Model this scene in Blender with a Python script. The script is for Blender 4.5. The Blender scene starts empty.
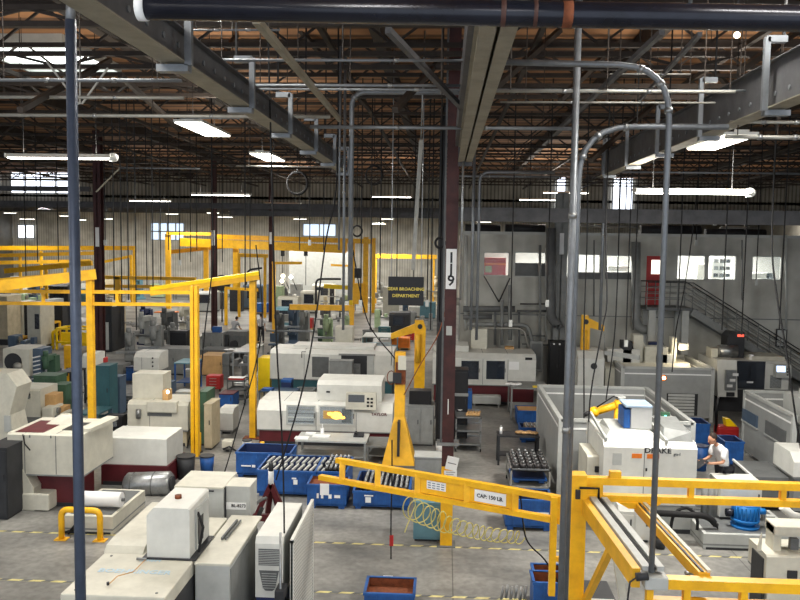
import bpy, bmesh, math, random
from mathutils import Vector, Matrix
random.seed(7)
C = bpy.context.scene.collection
PI = math.pi
H = 6.6
# ---------------------------------------------------------------- camera
FPX = 800.0
yaw, pitch, roll = math.atan(45/FPX), math.atan(62/FPX), 0.014
F0 = Vector((-math.sin(yaw)*math.cos(pitch), math.cos(yaw)*math.cos(pitch), -math.sin(pitch)))
R0 = Vector((math.cos(yaw), math.sin(yaw), 0))
U0 = R0.cross(F0)
RR = R0*math.cos(roll) + U0*math.sin(roll)
UU = U0*math.cos(roll) - R0*math.sin(roll)
EYE = Vector((0, 0, H))
def ray(px, py): return F0 + RR*((px-400)/FPX) - UU*((py-300)/FPX)
def G(px, py, z=0.0):                      # point of the level plane z seen at a pixel
    d = ray(px, py); t = (z-H)/d.z; return EYE + d*t
def P(px, py, Y):                          # point of the plane y=Y seen at a pixel
    d = ray(px, py); return EYE + d*(Y/d.y)
cam = bpy.data.cameras.new('camera'); cam.sensor_width = 36; cam.lens = 36*FPX/800
cam.clip_start = .05; cam.clip_end = 300
co = bpy.data.objects.new('camera', cam); C.objects.link(co)
M3 = Matrix((RR, UU, -F0)).transposed()
co.matrix_world = Matrix.Translation(EYE) @ M3.to_4x4()
bpy.context.scene.camera = co
vs = bpy.context.scene.view_settings
vs.view_transform = 'Standard'; vs.look = 'None'; vs.gamma = 1; vs.use_curve_mapping = False
vs.exposure = 0.72
# ---------------------------------------------------------------- materials
def lin(c):
    c /= 255.0
    return c/12.92 if c <= .04045 else ((c+.055)/1.055)**2.4
MATS = {}
def mat(name, rgb, rough=.6, metal=0.0, var=.12, scale=3.0, emit=0, spec=.4, dirt=None):
    if name in MATS: return MATS[name]
    m = bpy.data.materials.new(name); m.use_nodes = True
    nt = m.node_tree; b = nt.nodes['Principled BSDF']
    col = tuple(lin(c) for c in rgb) + (1,)
    b.inputs['Roughness'].default_value = rough; b.inputs['Metallic'].default_value = metal
    b.inputs['Specular IOR Level'].default_value = spec
    if emit:
        b.inputs['Base Color'].default_value = col
        b.inputs['Emission Color'].default_value = col; b.inputs['Emission Strength'].default_value = emit
    else:
        tc = nt.nodes.new('ShaderNodeTexCoord'); n = nt.nodes.new('ShaderNodeTexNoise')
        n.inputs['Scale'].default_value = scale; n.inputs['Detail'].default_value = 5; n.inputs['Roughness'].default_value = .65
        nt.links.new(tc.outputs['Object'], n.inputs['Vector'])
        r = nt.nodes.new('ShaderNodeValToRGB')
        d = dirt and tuple(lin(c) for c in dirt)+(1,) or tuple(c*(1-var*1.6) for c in col[:3])+(1,)
        r.color_ramp.elements[0].color = d; r.color_ramp.elements[0].position = .32
        r.color_ramp.elements[1].color = tuple(min(1, c*(1+var*.5)) for c in col[:3])+(1,); r.color_ramp.elements[1].position = .62
        nt.links.new(n.outputs['Fac'], r.inputs['Fac']); nt.links.new(r.outputs['Color'], b.inputs['Base Color'])
    MATS[name] = m; return m
M = {}
def dm(k, *a, **kw): M[k] = mat(k, *a, **kw)
dm('white', (207,207,200), .45, var=.06)
dm('cream', (200,197,182), .5, var=.08)
dm('beige', (190,178,150), .6, var=.12)
dm('palegrey', (176,178,174), .5, var=.08)
dm('grey', (128,130,128), .55, var=.12)
dm('midgrey', (96,98,98), .6, var=.15)
dm('dark', (44,45,48), .55, var=.2)
dm('black', (20,20,23), .45, var=.2)
dm('rubber', (24,24,25), .8, var=.1)
dm('maroon', (88,26,32), .5, var=.15)
dm('columnred', (70,36,34), .6, var=.2, dirt=(50,26,26))
dm('yellow', (246,188,28), .42, var=.06, dirt=(222,164,28))
dm('farmyellow', (236,178,44), .5, var=.1)
dm('yellowbright', (252,214,10), .45, var=.05)
dm('orange', (226,120,30), .5, var=.15)
dm('blue', (34,88,158), .5, var=.12, dirt=(28,68,122))
dm('bluemotor', (24,108,178), .4, var=.08)
dm('bluedark', (30,44,84), .5, var=.1)
dm('teal', (46,88,96), .5, var=.1)
dm('tealpale', (96,136,148), .5, var=.1)
dm('slate', (74,92,112), .5, var=.1)
dm('green', (66,96,74), .55, var=.15)
dm('greenbright', (24,120,70), .5)
dm('greenpale', (158,178,140), .55)
dm('red', (170,36,34), .5, var=.1)
dm('steel', (150,152,152), .35, .75, var=.15, scale=8)
dm('steelpale', (160,158,150), .5, .45, var=.12, scale=6)
dm('conduit', (122,126,130), .45, .5, var=.1, scale=8)
dm('conduitblue', (70,80,98), .45, .35, var=.1, scale=8)
dm('blackpipe', (30,32,42), .25, .3, var=.2, scale=5)
dm('rust', (122,66,38), .8, var=.3, scale=9)
dm('cardboard', (176,140,96), .8, var=.1)
dm('wood', (196,156,104), .7, var=.12)
dm('paper', (236,236,234), .7, var=.03)
dm('joist', (52,44,38), .7, var=.25)
dm('girder', (138,132,116), .6, var=.15)
dm('girderdark', (84,84,86), .6, var=.2)
dm('stripedark', (112,114,114), .5, var=.1)
dm('skin', (190,140,112), .6, var=.05)
dm('hair', (46,34,28), .8)
dm('shirtwhite', (222,222,224), .8, var=.06)
dm('shirtgrey', (170,172,176), .8, var=.06)
dm('trousers', (34,34,42), .8)
dm('hose', (206,196,120), .5, var=.08)
dm('signtext', (206,186,84), .6)
dm('silver', (190,190,188), .4, .3, var=.05)
dm('rustdark', (66,40,34), .6)
dm('skyblue', (150,168,188), .5)
dm('parts', (150,134,116), .4, .5, var=.3, scale=14)
dm('partsdark', (66,64,64), .4, .5, var=.3, scale=14)
def glass(name, rgb, alpha=.25):
    m = bpy.data.materials.new(name); m.use_nodes = True; b = m.node_tree.nodes['Principled BSDF']
    b.inputs['Base Color'].default_value = tuple(lin(c) for c in rgb)+(1,)
    b.inputs['Roughness'].default_value = .06; b.inputs['Alpha'].default_value = alpha
    b.inputs['Specular IOR Level'].default_value = .6
    M[name] = m
glass('glassdark', (50,56,66), .78); glass('glassclear', (170,190,200), .18); glass('glassmid', (150,156,160), .45)
def emit(name, rgb, s): M[name] = mat(name, rgb, emit=s)
emit('tube', (255,252,240), 9.0); emit('tubefar', (255,252,240), 5.0)
emit('daylight', (232,240,255), 2.2); emit('daydim', (190,208,230), .9); emit('daystrong', (236,244,240), 3.0)
emit('worklight', (255,190,60), 3.5); emit('screen', (190,215,255), 1.6); emit('redglow', (230,90,70), .8)
emit('greenled', (90,230,180), 3); emit('roomlight', (244,240,226), 1.3); emit('flash', (255,244,214), 6)
# ---------------------------------------------------------------- shapes
class S:
    """collects shapes into one bmesh"""
    def __init__(s): s.bm = bmesh.new(); s.mats = []; s.cur = 0
    def m(s, name):
        if name not in s.mats: s.mats.append(name)
        s.cur = s.mats.index(name); return s
    def _f(s, faces, smooth=False):
        for f in faces: f.material_index = s.cur; f.smooth = smooth
    def box(s, x0, x1, y0, y1, z0, z1, bev=0):
        x0,x1 = min(x0,x1),max(x0,x1); y0,y1 = min(y0,y1),max(y0,y1); z0,z1 = min(z0,z1),max(z0,z1)
        r = bmesh.ops.create_cube(s.bm, size=1)
        for v in r['verts']:
            v.co = Vector((x0+(v.co.x+.5)*(x1-x0), y0+(v.co.y+.5)*(y1-y0), z0+(v.co.z+.5)*(z1-z0)))
        fs = set(f for v in r['verts'] for f in v.link_faces); s._f(fs)
        if bev:
            es = set(e for v in r['verts'] for e in v.link_edges)
            g = bmesh.ops.bevel(s.bm, geom=list(es), offset=min(bev, .45*min(x1-x0, y1-y0, z1-z0)), segments=2, affect='EDGES', profile=.6)
            s._f(g['faces'])
        return s
    def hull(s, pts8):                     # 8 corners: bottom 4 then top 4, counter-clockwise
        v = [s.bm.verts.new(p) for p in pts8]
        fs = [(3,2,1,0),(4,5,6,7),(0,1,5,4),(1,2,6,5),(2,3,7,6),(3,0,4,7)]
        s._f([s.bm.faces.new([v[i] for i in f]) for f in fs]); return s
    def prism(s, pts, ax, a, b):           # polygon pts in the plane normal to ax, swept from a to b
        def w(p, t): return {'x': (t,p[0],p[1]), 'y': (p[0],t,p[1]), 'z': (p[0],p[1],t)}[ax]
        A = [s.bm.verts.new(w(p, a)) for p in pts]; B = [s.bm.verts.new(w(p, b)) for p in pts]
        fs = [s.bm.faces.new(A), s.bm.faces.new(B[::-1])]; n = len(pts)
        for i in range(n): fs.append(s.bm.faces.new((A[i], B[i], B[(i+1)%n], A[(i+1)%n])))
        s._f(fs); return s
    def tube(s, pts, r, n=8, closed=False):
        pts = [Vector(p) for p in pts]; rs = r if isinstance(r, (list, tuple)) else [r]*len(pts)
        rings = []; N = len(pts); up = None
        for i, p in enumerate(pts):
            if closed: t = (pts[(i+1)%N]-pts[i-1])
            elif i == 0: t = pts[1]-p
            elif i == N-1: t = p-pts[i-1]
            else: t = (pts[i+1]-p).normalized()+(p-pts[i-1]).normalized()
            if t.length < 1e-9: t = Vector((0,0,1))
            t.normalize()
            if up is None:
                up = Vector((0,0,1)) if abs(t.z) < .9 else Vector((1,0,0))
            a = t.cross(up)
            if a.length < 1e-4: a = t.cross(Vector((0,1,0)))
            a.normalize(); b = a.cross(t); up = b
            rings.append([s.bm.verts.new(p+(a*math.cos(2*PI*k/n)+b*math.sin(2*PI*k/n))*rs[i]) for k in range(n)])
        fs = []
        for i in range(N if closed else N-1):
            q, w = rings[i], rings[(i+1)%N]
            for k in range(n): fs.append(s.bm.faces.new((q[k], q[(k+1)%n], w[(k+1)%n], w[k])))
        s._f(fs, n > 5)
        if not closed: s._f([s.bm.faces.new(rings[0][::-1]), s.bm.faces.new(rings[-1])])
        return s
    def cyl(s, p0, p1, r, n=14): return s.tube([p0, p1], r, n)
    def cone(s, p0, p1, r0, r1, n=14): return s.tube([p0, p1], [r0, r1], n)
    def bar(s, p0, p1, w, h=None):         # rectangular bar between two points
        p0, p1 = Vector(p0), Vector(p1); t = (p1-p0).normalized(); h = h or w
        up = Vector((0,0,1)) if abs(t.z) < .95 else Vector((0,1,0))
        a = t.cross(up).normalized(); b = a.cross(t)
        v = [s.bm.verts.new(q + a*x*w/2 + b*y*h/2) for q in (p0, p1) for x, y in ((-1,-1),(1,-1),(1,1),(-1,1))]
        s._f([s.bm.faces.new([v[i] for i in f]) for f in ((3,2,1,0),(4,5,6,7),(0,1,5,4),(1,2,6,5),(2,3,7,6),(3,0,4,7))]); return s
    def ball(s, c, r, sx=1, sy=1, sz=1, seg=14):
        g = bmesh.ops.create_uvsphere(s.bm, u_segments=seg, v_segments=max(6, seg*2//3), radius=r)
        for v in g['verts']: v.co = Vector((v.co.x*sx+c[0], v.co.y*sy+c[1], v.co.z*sz+c[2]))
        s._f(set(f for v in g['verts'] for f in v.link_faces), True); return s
    def obj(s, name, parent=None, loc=None, mats=None):
        bmesh.ops.recalc_face_normals(s.bm, faces=s.bm.faces)
        me = bpy.data.meshes.new(name); s.bm.to_mesh(me); s.bm.free()
        for k in (mats or s.mats): me.materials.append(M[k])
        o = bpy.data.objects.new(name, me); C.objects.link(o)
        if parent: o.parent = parent
        if loc: o.location = loc
        return o
def tag(o, label, cat, group=None, kind=None):
    o['label'] = label
    if cat: o['category'] = cat
    if group: o['group'] = group
    if kind: o['kind'] = kind
    return o
def thing(name, label, cat, loc=(0,0,0), rz=0, group=None):
    o = bpy.data.objects.new(name, None); C.objects.link(o); o.empty_display_size = .1
    o.location = loc; o.rotation_euler = (0,0,rz); return tag(o, label, cat, group)
def struct(o, label=None):
    o['kind'] = 'structure'
    if label: o['label'] = label
    return o
def copy_tree(o, parent=None):
    c = o.copy(); C.objects.link(c)
    if parent: c.parent = parent
    for ch in list(o.children): copy_tree(ch, c)
    return c
def arc(p0, p1, p2, r, n=5):               # rounded corner at p1
    p0, p1, p2 = Vector(p0), Vector(p1), Vector(p2)
    a, b = (p0-p1).normalized(), (p2-p1).normalized()
    A, B = p1+a*r, p1+b*r; out = []
    for i in range(n+1):
        t = i/n; out.append((1-t)**2*A + 2*t*(1-t)*p1 + t*t*B)
    return out
def route(pts, r, n=5):                    # polyline with rounded corners
    out = [Vector(pts[0])]
    for i in range(1, len(pts)-1): out += arc(pts[i-1], pts[i], pts[i+1], r, n)
    return out + [Vector(pts[-1])]
def text(name, body, size, loc, rot, matname, parent, depth=.002, label=None, sx=1):
    cu = bpy.data.curves.new(name, 'FONT'); cu.body = body; cu.size = size; cu.extrude = depth
    cu.align_x = 'CENTER'; cu.align_y = 'CENTER'; cu.resolution_u = 2; cu.offset = size*.022
    q = bpy.data.objects.new('tmp', cu); me = bpy.data.meshes.new_from_object(q)
    bpy.data.objects.remove(q); bpy.data.curves.remove(cu)
    me.materials.clear(); me.materials.append(M[matname])
    o = bpy.data.objects.new(name, me); C.objects.link(o); o.parent = parent
    o.location = loc; o.rotation_euler = rot; o.scale = (sx,1,1)
    if label: o['label'] = label
    return o
# ================================================================ the setting
XL, XR, YB, YF, ZR = -50.0, 28.0, -6.0, 90.0, 11.4
def floor_mat():
    m = bpy.data.materials.new('concrete_floor'); m.use_nodes = True; nt = m.node_tree; b = nt.nodes['Principled BSDF']
    tc = nt.nodes.new('ShaderNodeTexCoord')
    def noise(sc, det, vec=None):
        n = nt.nodes.new('ShaderNodeTexNoise'); n.inputs['Scale'].default_value = sc; n.inputs['Detail'].default_value = det
        nt.links.new(vec or tc.outputs['Object'], n.inputs['Vector']); return n
    mp = nt.nodes.new('ShaderNodeMapping'); mp.inputs['Scale'].default_value = (.8, 1.3, 1); nt.links.new(tc.outputs['Object'], mp.inputs['Vector'])
    a = noise(.55, 6, mp.outputs['Vector']); c = noise(7, 6)
    r = nt.nodes.new('ShaderNodeValToRGB'); e = r.color_ramp.elements
    e[0].position = .3; e[0].color = (lin(92), lin(92), lin(90), 1); e[1].position = .68; e[1].color = (lin(156), lin(154), lin(148), 1)
    nt.links.new(a.outputs['Fac'], r.inputs['Fac'])
    r2 = nt.nodes.new('ShaderNodeValToRGB'); e = r2.color_ramp.elements
    e[0].position = .35; e[0].color = (.72, .72, .72, 1); e[1].position = .65; e[1].color = (1, 1, 1, 1)
    nt.links.new(c.outputs['Fac'], r2.inputs['Fac'])
    mx = nt.nodes.new('ShaderNodeMix'); mx.data_type = 'RGBA'; mx.blend_type = 'MULTIPLY'; mx.inputs[0].default_value = 1
    nt.links.new(r.outputs['Color'], mx.inputs[6]); nt.links.new(r2.outputs['Color'], mx.inputs[7])
    # saw-cut joints
    br = nt.nodes.new('ShaderNodeTexBrick'); br.inputs['Scale'].default_value = 1; br.inputs['Brick Width'].default_value = 6; br.inputs['Row Height'].default_value = 6
    br.offset = 0; br.inputs['Mortar Size'].default_value = .012; br.inputs['Color1'].default_value = (1,1,1,1); br.inputs['Color2'].default_value = (1,1,1,1); br.inputs['Mortar'].default_value = (.45,.45,.45,1)
    mo = nt.nodes.new('ShaderNodeMapping'); mo.inputs['Location'].default_value = (-.25, 1.2, 0); nt.links.new(tc.outputs['Object'], mo.inputs['Vector'])
    nt.links.new(mo.outputs['Vector'], br.inputs['Vector'])
    m2 = nt.nodes.new('ShaderNodeMix'); m2.data_type = 'RGBA'; m2.blend_type = 'MULTIPLY'; m2.inputs[0].default_value = 1
    nt.links.new(mx.outputs[2], m2.inputs[6]); nt.links.new(br.outputs['Color'], m2.inputs[7]); nt.links.new(m2.outputs[2], b.inputs['Base Color'])
    b.inputs['Roughness'].default_value = .42; b.inputs['Specular IOR Level'].default_value = .35
    M['floor'] = m
floor_mat()
def wave_mat(key, rgb, dark, scale, direction='X', rough=.7, distort=0, width=.5):
    m = bpy.data.materials.new(key); m.use_nodes = True; nt = m.node_tree; b = nt.nodes['Principled BSDF']
    tc = nt.nodes.new('ShaderNodeTexCoord'); w = nt.nodes.new('ShaderNodeTexWave'); w.bands_direction = direction
    w.inputs['Scale'].default_value = scale; w.inputs['Distortion'].default_value = distort
    nt.links.new(tc.outputs['Object'], w.inputs['Vector'])
    r = nt.nodes.new('ShaderNodeValToRGB'); e = r.color_ramp.elements
    e[0].color = tuple(lin(c) for c in dark)+(1,); e[0].position = max(0, width-.35); e[1].color = tuple(lin(c) for c in rgb)+(1,); e[1].position = width
    nt.links.new(w.outputs['Fac'], r.inputs['Fac'])
    n = nt.nodes.new('ShaderNodeTexNoise'); n.inputs['Scale'].default_value = .8; n.inputs['Detail'].default_value = 6
    nt.links.new(tc.outputs['Object'], n.inputs['Vector'])
    r2 = nt.nodes.new('ShaderNodeValToRGB'); e = r2.color_ramp.elements
    e[0].color = (.62,.6,.58,1); e[0].position = .3; e[1].color = (1,1,1,1); e[1].position = .65
    nt.links.new(n.outputs['Fac'], r2.inputs['Fac'])
    mx = nt.nodes.new('ShaderNodeMix'); mx.data_type = 'RGBA'; mx.blend_type = 'MULTIPLY'; mx.inputs[0].default_value = 1
    nt.links.new(r.outputs['Color'], mx.inputs[6]); nt.links.new(r2.outputs['Color'], mx.inputs[7]); nt.links.new(mx.outputs[2], b.inputs['Base Color'])
    b.inputs['Roughness'].default_value = rough; M[key] = m
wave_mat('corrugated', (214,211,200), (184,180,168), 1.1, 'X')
wave_mat('corrugated_dim', (176,172,158), (124,120,110), 1.1, 'X')  # darker copy of corrugated, its dim lighting put into the colour
wave_mat('deck', (164,118,78), (96,68,46), .42, 'Y', .8, .6, .42)
wave_mat('farceiling', (54,52,50), (28,28,28), .3, 'Y', .8)
wave_mat('officewall', (192,192,184), (178,178,170), .26, 'X', .7, 0, .36)
def slab(name, x0, x1, y0, y1, z0, z1, m): return struct(S().m(m).box(x0, x1, y0, y1, z0, z1).obj(name))
slab('floor', XL, XR, YB, YF, -.2, 0, 'floor')
slab('ceiling', XL, XR, YB, 63.0, ZR, ZR+.2, 'deck')
slab('ceiling', XL, XR, 63.0, YF, 9.5, 9.7, 'farceiling')
slab('wall_back', XL, XR, YF, YF+.3, 0, 11.6, 'corrugated')
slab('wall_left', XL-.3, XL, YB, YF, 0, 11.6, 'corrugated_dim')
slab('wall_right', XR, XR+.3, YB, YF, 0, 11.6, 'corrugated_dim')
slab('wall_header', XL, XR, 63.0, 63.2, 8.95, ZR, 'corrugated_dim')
slab('trim_header_beam', XL, XR, 62.6, 62.95, 8.6, 8.95, 'girderdark')
# the far wall's windows
nwin = [0]
def window(pxa, pya, pxb, pyb, Y, glassm, cols=2, rows=2, face='palegrey'):
    nwin[0] += 1
    a, b = P(pxa, pyb, Y-.1), P(pxb, pya, Y-.1)
    x0, x1, z0, z1 = a.x, b.x, a.z, b.z
    w = struct(S().m(glassm).box(x0, x1, Y-.06, Y-.02, z0, z1).obj('window_%d' % nwin[0]))
    s = S().m(face); t = .06*(Y/40)
    for i in range(cols+1):
        x = x0+(x1-x0)*i/cols; s.box(x-t/2, x+t/2, Y-.14, Y-.06, z0, z1)
    for j in range(rows+1):
        z = z0+(z1-z0)*j/rows; s.box(x0-t/2, x1+t/2, Y-.14, Y-.06, z-t/2, z+t/2)
    s.obj('window_frame', w); return w
window(2,224,12,237,YF,'daydim',1,1); window(18,225,34,238,YF,'daylight',2,1); window(-40,224,-12,238,YF,'daydim')
window(151,223,184,240,YF,'daydim',4,2); window(303,224,336,236,YF,'daydim',2,1)
# light let in high on the header wall
window(-60,160,-4,190,62.9,'daylight',4,1); window(11,165,70,193,62.9,'daylight',4,2); window(612,166,634,214,62.9,'daylight',3,1); window(556,176,566,214,62.9,'daylight',1,1)
# the lower back wall's door-high grey partition behind the big yellow gantry
slab('wall_partition', P(289,260,80).x, P(350,260,80).x, 80, 80.3, 0, P(320,251,80).z, 'palegrey')
# open web joists under the deck
def joist(Y, zb=10.5, zt=ZR-.02, x0=XL, x1=XR, n=None):
    s = S().m('joist'); s.box(x0, x1, Y-.06, Y+.06, zb, zb+.09); s.box(x0, x1, Y-.06, Y+.06, zt-.09, zt)
    L = 1.05; k = int((x1-x0)/L); x = x0
    for i in range(k):
        a, b = (zb+.05, zt-.05) if i % 2 else (zt-.05, zb+.05)
        s.bar((x, Y, a), (x+L, Y, b), .05, .05); x += L
    return struct(s.obj('ceiling_joist'))
for i in range(17): joist(10.75+3.0*i, x0=-40, x1=24)
for i in range(3): joist(13.0+3*i+.25*i, 9.95, 10.3, -30, 20)
# purlins running away from the viewer, and their bridging
s = S().m('joist')
for i in range(13):
    x = -27+4.1*i; s.box(x-.05, x+.05, 8, 62, 10.42, 10.52)
struct(s.obj('ceiling_purlin'))
s = S().m('joist')
for i in range(9):
    x = -26+6.1*i; s.box(x-.12, x+.12, 8, 62, 11.0, 11.4)
struct(s.obj('ceiling_rafter'))
# deep girders of the far bay
for i, Y in enumerate((66, 72, 78, 84)):
    s = S().m('girderdark'); s.box(XL, XR, Y-.1, Y+.1, 8.9, 9.5); struct(s.obj('ceiling_beam'))
# skylights
def skylight(name, q, label):
    t = thing(name, label, 'skylight', (0,0,0))
    v = [G(px, py, ZR-.05) for px, py in q]
    x0, x1 = min(p.x for p in v), max(p.x for p in v); y0, y1 = min(p.y for p in v), max(p.y for p in v)
    t.location = ((x0+x1)/2, (y0+y1)/2, ZR-.05); w, d = (x1-x0)/2, (y1-y0)/2
    S().m('daystrong').box(-w, w, -d, d, -.02, .02).obj('lens', t)
    s = S().m('palegrey')
    for a, b, c, e in ((-w-.08,w+.08,-d-.08,-d),(-w-.08,w+.08,d,d+.08),(-w-.08,-w,-d,d),(w,w+.08,-d,d)): s.box(a,b,c,e,-.16,.04)
    s.obj('frame', t); return t
skylight('skylight', [(-10,36),(64,38),(98,66),(30,66)], 'bright roof skylight between the dark roof trusses at the top corner')
# ---------------------------------------------------------------- strip lights
NL = [0]
def strip(px, py, w, L=2.4, label=None, yal=False, h=None, power=60, knob=False, Yf=None, group=None, loc=None, near=True):
    if loc is None:
        Y = Yf or FPX*L/w
        c = P(px, py, Y)
    else: c = Vector(loc)
    t = thing('strip_light', label, 'ceiling light', c, PI/2 if yal else 0, group)
    s = S().m('white'); s.prism([(-.05,.09),(.05,.09),(.16,.0),(.15,-.005),(.05,.05),(-.05,.05),(-.15,-.005),(-.16,0)], 'x', -L/2, L/2)
    s.box(-L/2-.02, -L/2, -.14, .14, -.0, .09); s.box(L/2, L/2+.02, -.14, .14, 0, .09)
    s.obj('reflector', t)
    tm = 'tube' if near else 'tubefar'
    if yal: S().m('tube').box(-L/2+.02, L/2-.02, -.3, .3, -.03, -.01).obj('lens', t); S().m('white').box(-L/2, L/2, -.33, .33, -.008, .05).obj('housing', t)
    for y in (-.06, .06): S().m(tm).cyl((-L/2+.02, y, .0), (L/2-.02, y, 0), .028, 6).obj('tube', t)
    top = (ZR if c.y < 63 else 9.5)-c.z
    if top > .1:
        for x in (-L*.35, L*.35): S().m('rubber').cyl((x, 0, .08), (x, 0, top), .008, 4).obj('hanger', t)
    if knob:
        S().m('white').ball((L/2+.02, 0, .02), .13, 1, .8, .8, 10).obj('lamp_head', t)
    if near and power:
        l = bpy.data.lights.new('added_uplight', 'AREA'); l.shape = 'RECTANGLE'; l.size = L; l.size_y = .2; l.energy = power*.22; l.color = (1, .93, .82)  # uplight added above the closed reflector to brighten the roof deck
        o = bpy.data.objects.new('added_uplight', l); C.objects.link(o); o.parent = t; o.location = (0,0,.12); o.rotation_euler = (PI,0,0)
    if power:
        l = bpy.data.lights.new('tube_glow', 'AREA'); l.shape = 'RECTANGLE'; l.size = L; l.size_y = .26; l.energy = power; l.color = (1, .965, .9)
        o = bpy.data.objects.new('tube_glow', l); C.objects.link(o); o.parent = t; o.location = (0, 0, -.05)
    return t
PW = 190
strip(60,158,108,label='long strip light with a round lamp head on its end, nearest the dark blue pole', knob=True, power=PW)
strip(692,193,108,label='long strip light with a bulbous end hanging before the office wall', knob=True, power=PW*1.8)
strip(204,129,46,label='strip light seen end-on hanging under the slanting perforated beam', yal=True, Yf=19, power=PW)
strip(268,157,30,label='short bright strip light seen end-on above the ring of coiled cord', yal=True, Yf=26, power=PW)
strip(720,142,40,label='strip light seen end-on under the slanting beam by the office side', yal=True, Yf=17, power=PW*1.5)
strip(66,191,40,label='strip light hanging in front of the high bright window', power=PW)
strip(150,201,42,label='strip light above the pale windowed stretch of the far wall', power=PW)
strip(221,195,60,label='longest strip light of the row hanging before the pale corrugated header', power=PW)
strip(267,196,30,label='strip light touching the end of the longest light on the header row', power=PW)
strip(283,204,36,label='strip light first of the end-to-end pair above the yellow bridge crane', power=PW)
strip(321,206,36,label='strip light second of the end-to-end pair above the yellow bridge crane', power=PW)
strip(391,197,40,label='strip light hanging beside the tall slanting bright pipe', power=PW)
strip(540,200,40,label='strip light hanging between the dark column and the tall grey pole', power=PW*2)
strip(566,193,44,label='strip light whose end hides behind the tall grey pole pair', power=PW*2)
strip(792,209,30,label='strip light cut off by the picture edge over the stairs', power=PW*2)
strip(735,228,26,label='dim strip light low over the office roof', power=PW, Yf=50, L=1.6)
far = [(9,207,22),(45,207,12),(100,207,12),(27,219,15),(66,216,11),(107,219,9),(80,220,6),(239,212,18),(264,215,16),(225,217,15),(213,213,10),
       (296,214,8),(340,216,10),(300,219,13),(387,219,11),(404,217,9),(378,224,12),(10,213,8),(186,209,14),(172,214,9),(352,212,8),(484,222,14)]
where = ['over the crane rails at the picture edge','over the low crane frames','just past the dark blue pole','low over the far window','beside the dark blue pole',
 'between the pole and the red column','peeping past the dark blue pole','over the bridge crane end','over the middle of the bridge crane','lowest over the yellow crane','by the thin red column',
 'before the far window frame','beside the far window','above the far window','over the crane portal legs','beside the department sign cords','lowest by the portal legs','nearest the picture edge','over the far blue window',
 'low over the far blue window','between the grey drop pipes','behind the dark column']
for (px, py, w), wh in zip(far, where):
    strip(px, py, w, L=1.2 if w < 16 else 2.0, label='small far strip light '+wh, power=PW*1.8 if w > 10 else PW*1.0, near=False, group='strip lights of the far bay', Yf=max(min(FPX*(1.2 if w < 16 else 2.0)/w, 78), 45))
# unseen lights added over and behind the viewer's balcony to light the foreground
for i, (x, y) in enumerate([(-13,3),(-4.5,3),(4,3),(12,3),(-13,10.2),(-4.5,10.2),(4,10.2),(12,10.2),(-21,12),(-4,-3),(9,-3)]):
    strip(0,0,0,label='added unseen strip light high over the viewing balcony', loc=(x,y,10.1), power=PW*.8, group='added strip lights over the balcony')
w = bpy.data.worlds.new('World'); bpy.context.scene.world = w; w.use_nodes = True
w.node_tree.nodes['Background'].inputs[0].default_value = (.82, .9, 1, 1); w.node_tree.nodes['Background'].inputs[1].default_value = 1.0
# ================================================================ columns, beams, pipes, conduits
def zof(px, py, Y): return P(px, py, Y).z
# main column 1J9
t = thing('column', 'dark red steel column marked with an upright bay number plate and a yellow foot', 'column', (.12, 16.9, 0)); t['kind'] = 'structure'
s = S().m('columnred'); s.box(-.125,.125,-.12,-.105,1.75,ZR); s.box(-.125,.125,.105,.12,1.75,ZR); s.box(-.01,.01,-.105,.105,1.75,ZR); s.obj('shaft', t)
s = S().m('yellow'); s.box(-.128,.128,-.123,-.103,.02,1.75); s.box(-.128,.128,.103,.123,.02,1.75); s.box(-.012,.012,-.105,.105,.02,1.75); s.obj('painted_foot', t)
s = S().m('midgrey'); s.box(-.2,.2,-.2,.2,0,.02); s.obj('base_plate', t)
s = S().m('midgrey'); s.box(-.17,-.13,-.1,.1,2.2,ZR-.5); s.obj('side_channel', t)
za, zb = zof(454,249,16.8), zof(454,289,16.8)
S().m('paper').box(-.11,.11,-.135,-.122,zb,za).obj('number_plate', t)['label'] = 'white plate reading 1J9'
for i, ch in enumerate('1J9'):
    text('numeral', ch, .31, (0,-.137,za-.17-.24*i-.02), (PI/2,0,0), 'black', t)
S().m('palegrey').box(-.08,.04,-.16,-.122,zof(452,335,16.8),zof(452,326,16.8)).obj('small_box', t)
S().m('paper').box(-.02,.0,-.14,-.122,zof(452,414,16.8),zof(452,399,16.8)).obj('white_strip', t)
s = S().m('steel'); s.box(-.24,.24,-.16,.16,zof(452,443,17),zof(452,440,17)); s.obj('clamp_band', t)
def card(px0, py0, px1, py1, Y, label, cat='notice', m='paper', tilt=0, lines=3, off=.012):
    a, b = P(px0, py1, Y), P(px1, py0, Y); w, h = b.x-a.x, b.z-a.z
    t = thing('paper_notice' if m == 'paper' else 'sign_plate', label, cat, ((a.x+b.x)/2, Y, (a.z+b.z)/2)); t.rotation_euler = (0, tilt, 0)
    S().m(m).box(-w/2, w/2, 0, off, -h/2, h/2).obj('sheet', t)
    s = S().m('midgrey')
    for i in range(lines):
        z = h*(.3-.6*i/max(1, lines-1)) if lines > 1 else 0
        s.box(-w*.36, w*(.36-.12*(i % 2)), -.003, 0, z-h*.03, z+h*.03)
    if lines: s.obj('writing', t)
    return t
card(446,457,458,470,16.75,'tilted white paper sheet taped to the yellow foot of the red column', tilt=.2, lines=1)
card(444,471,457,478,16.74,'lilac-white notice taped below the tilted sheet on the red column', lines=3)
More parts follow.
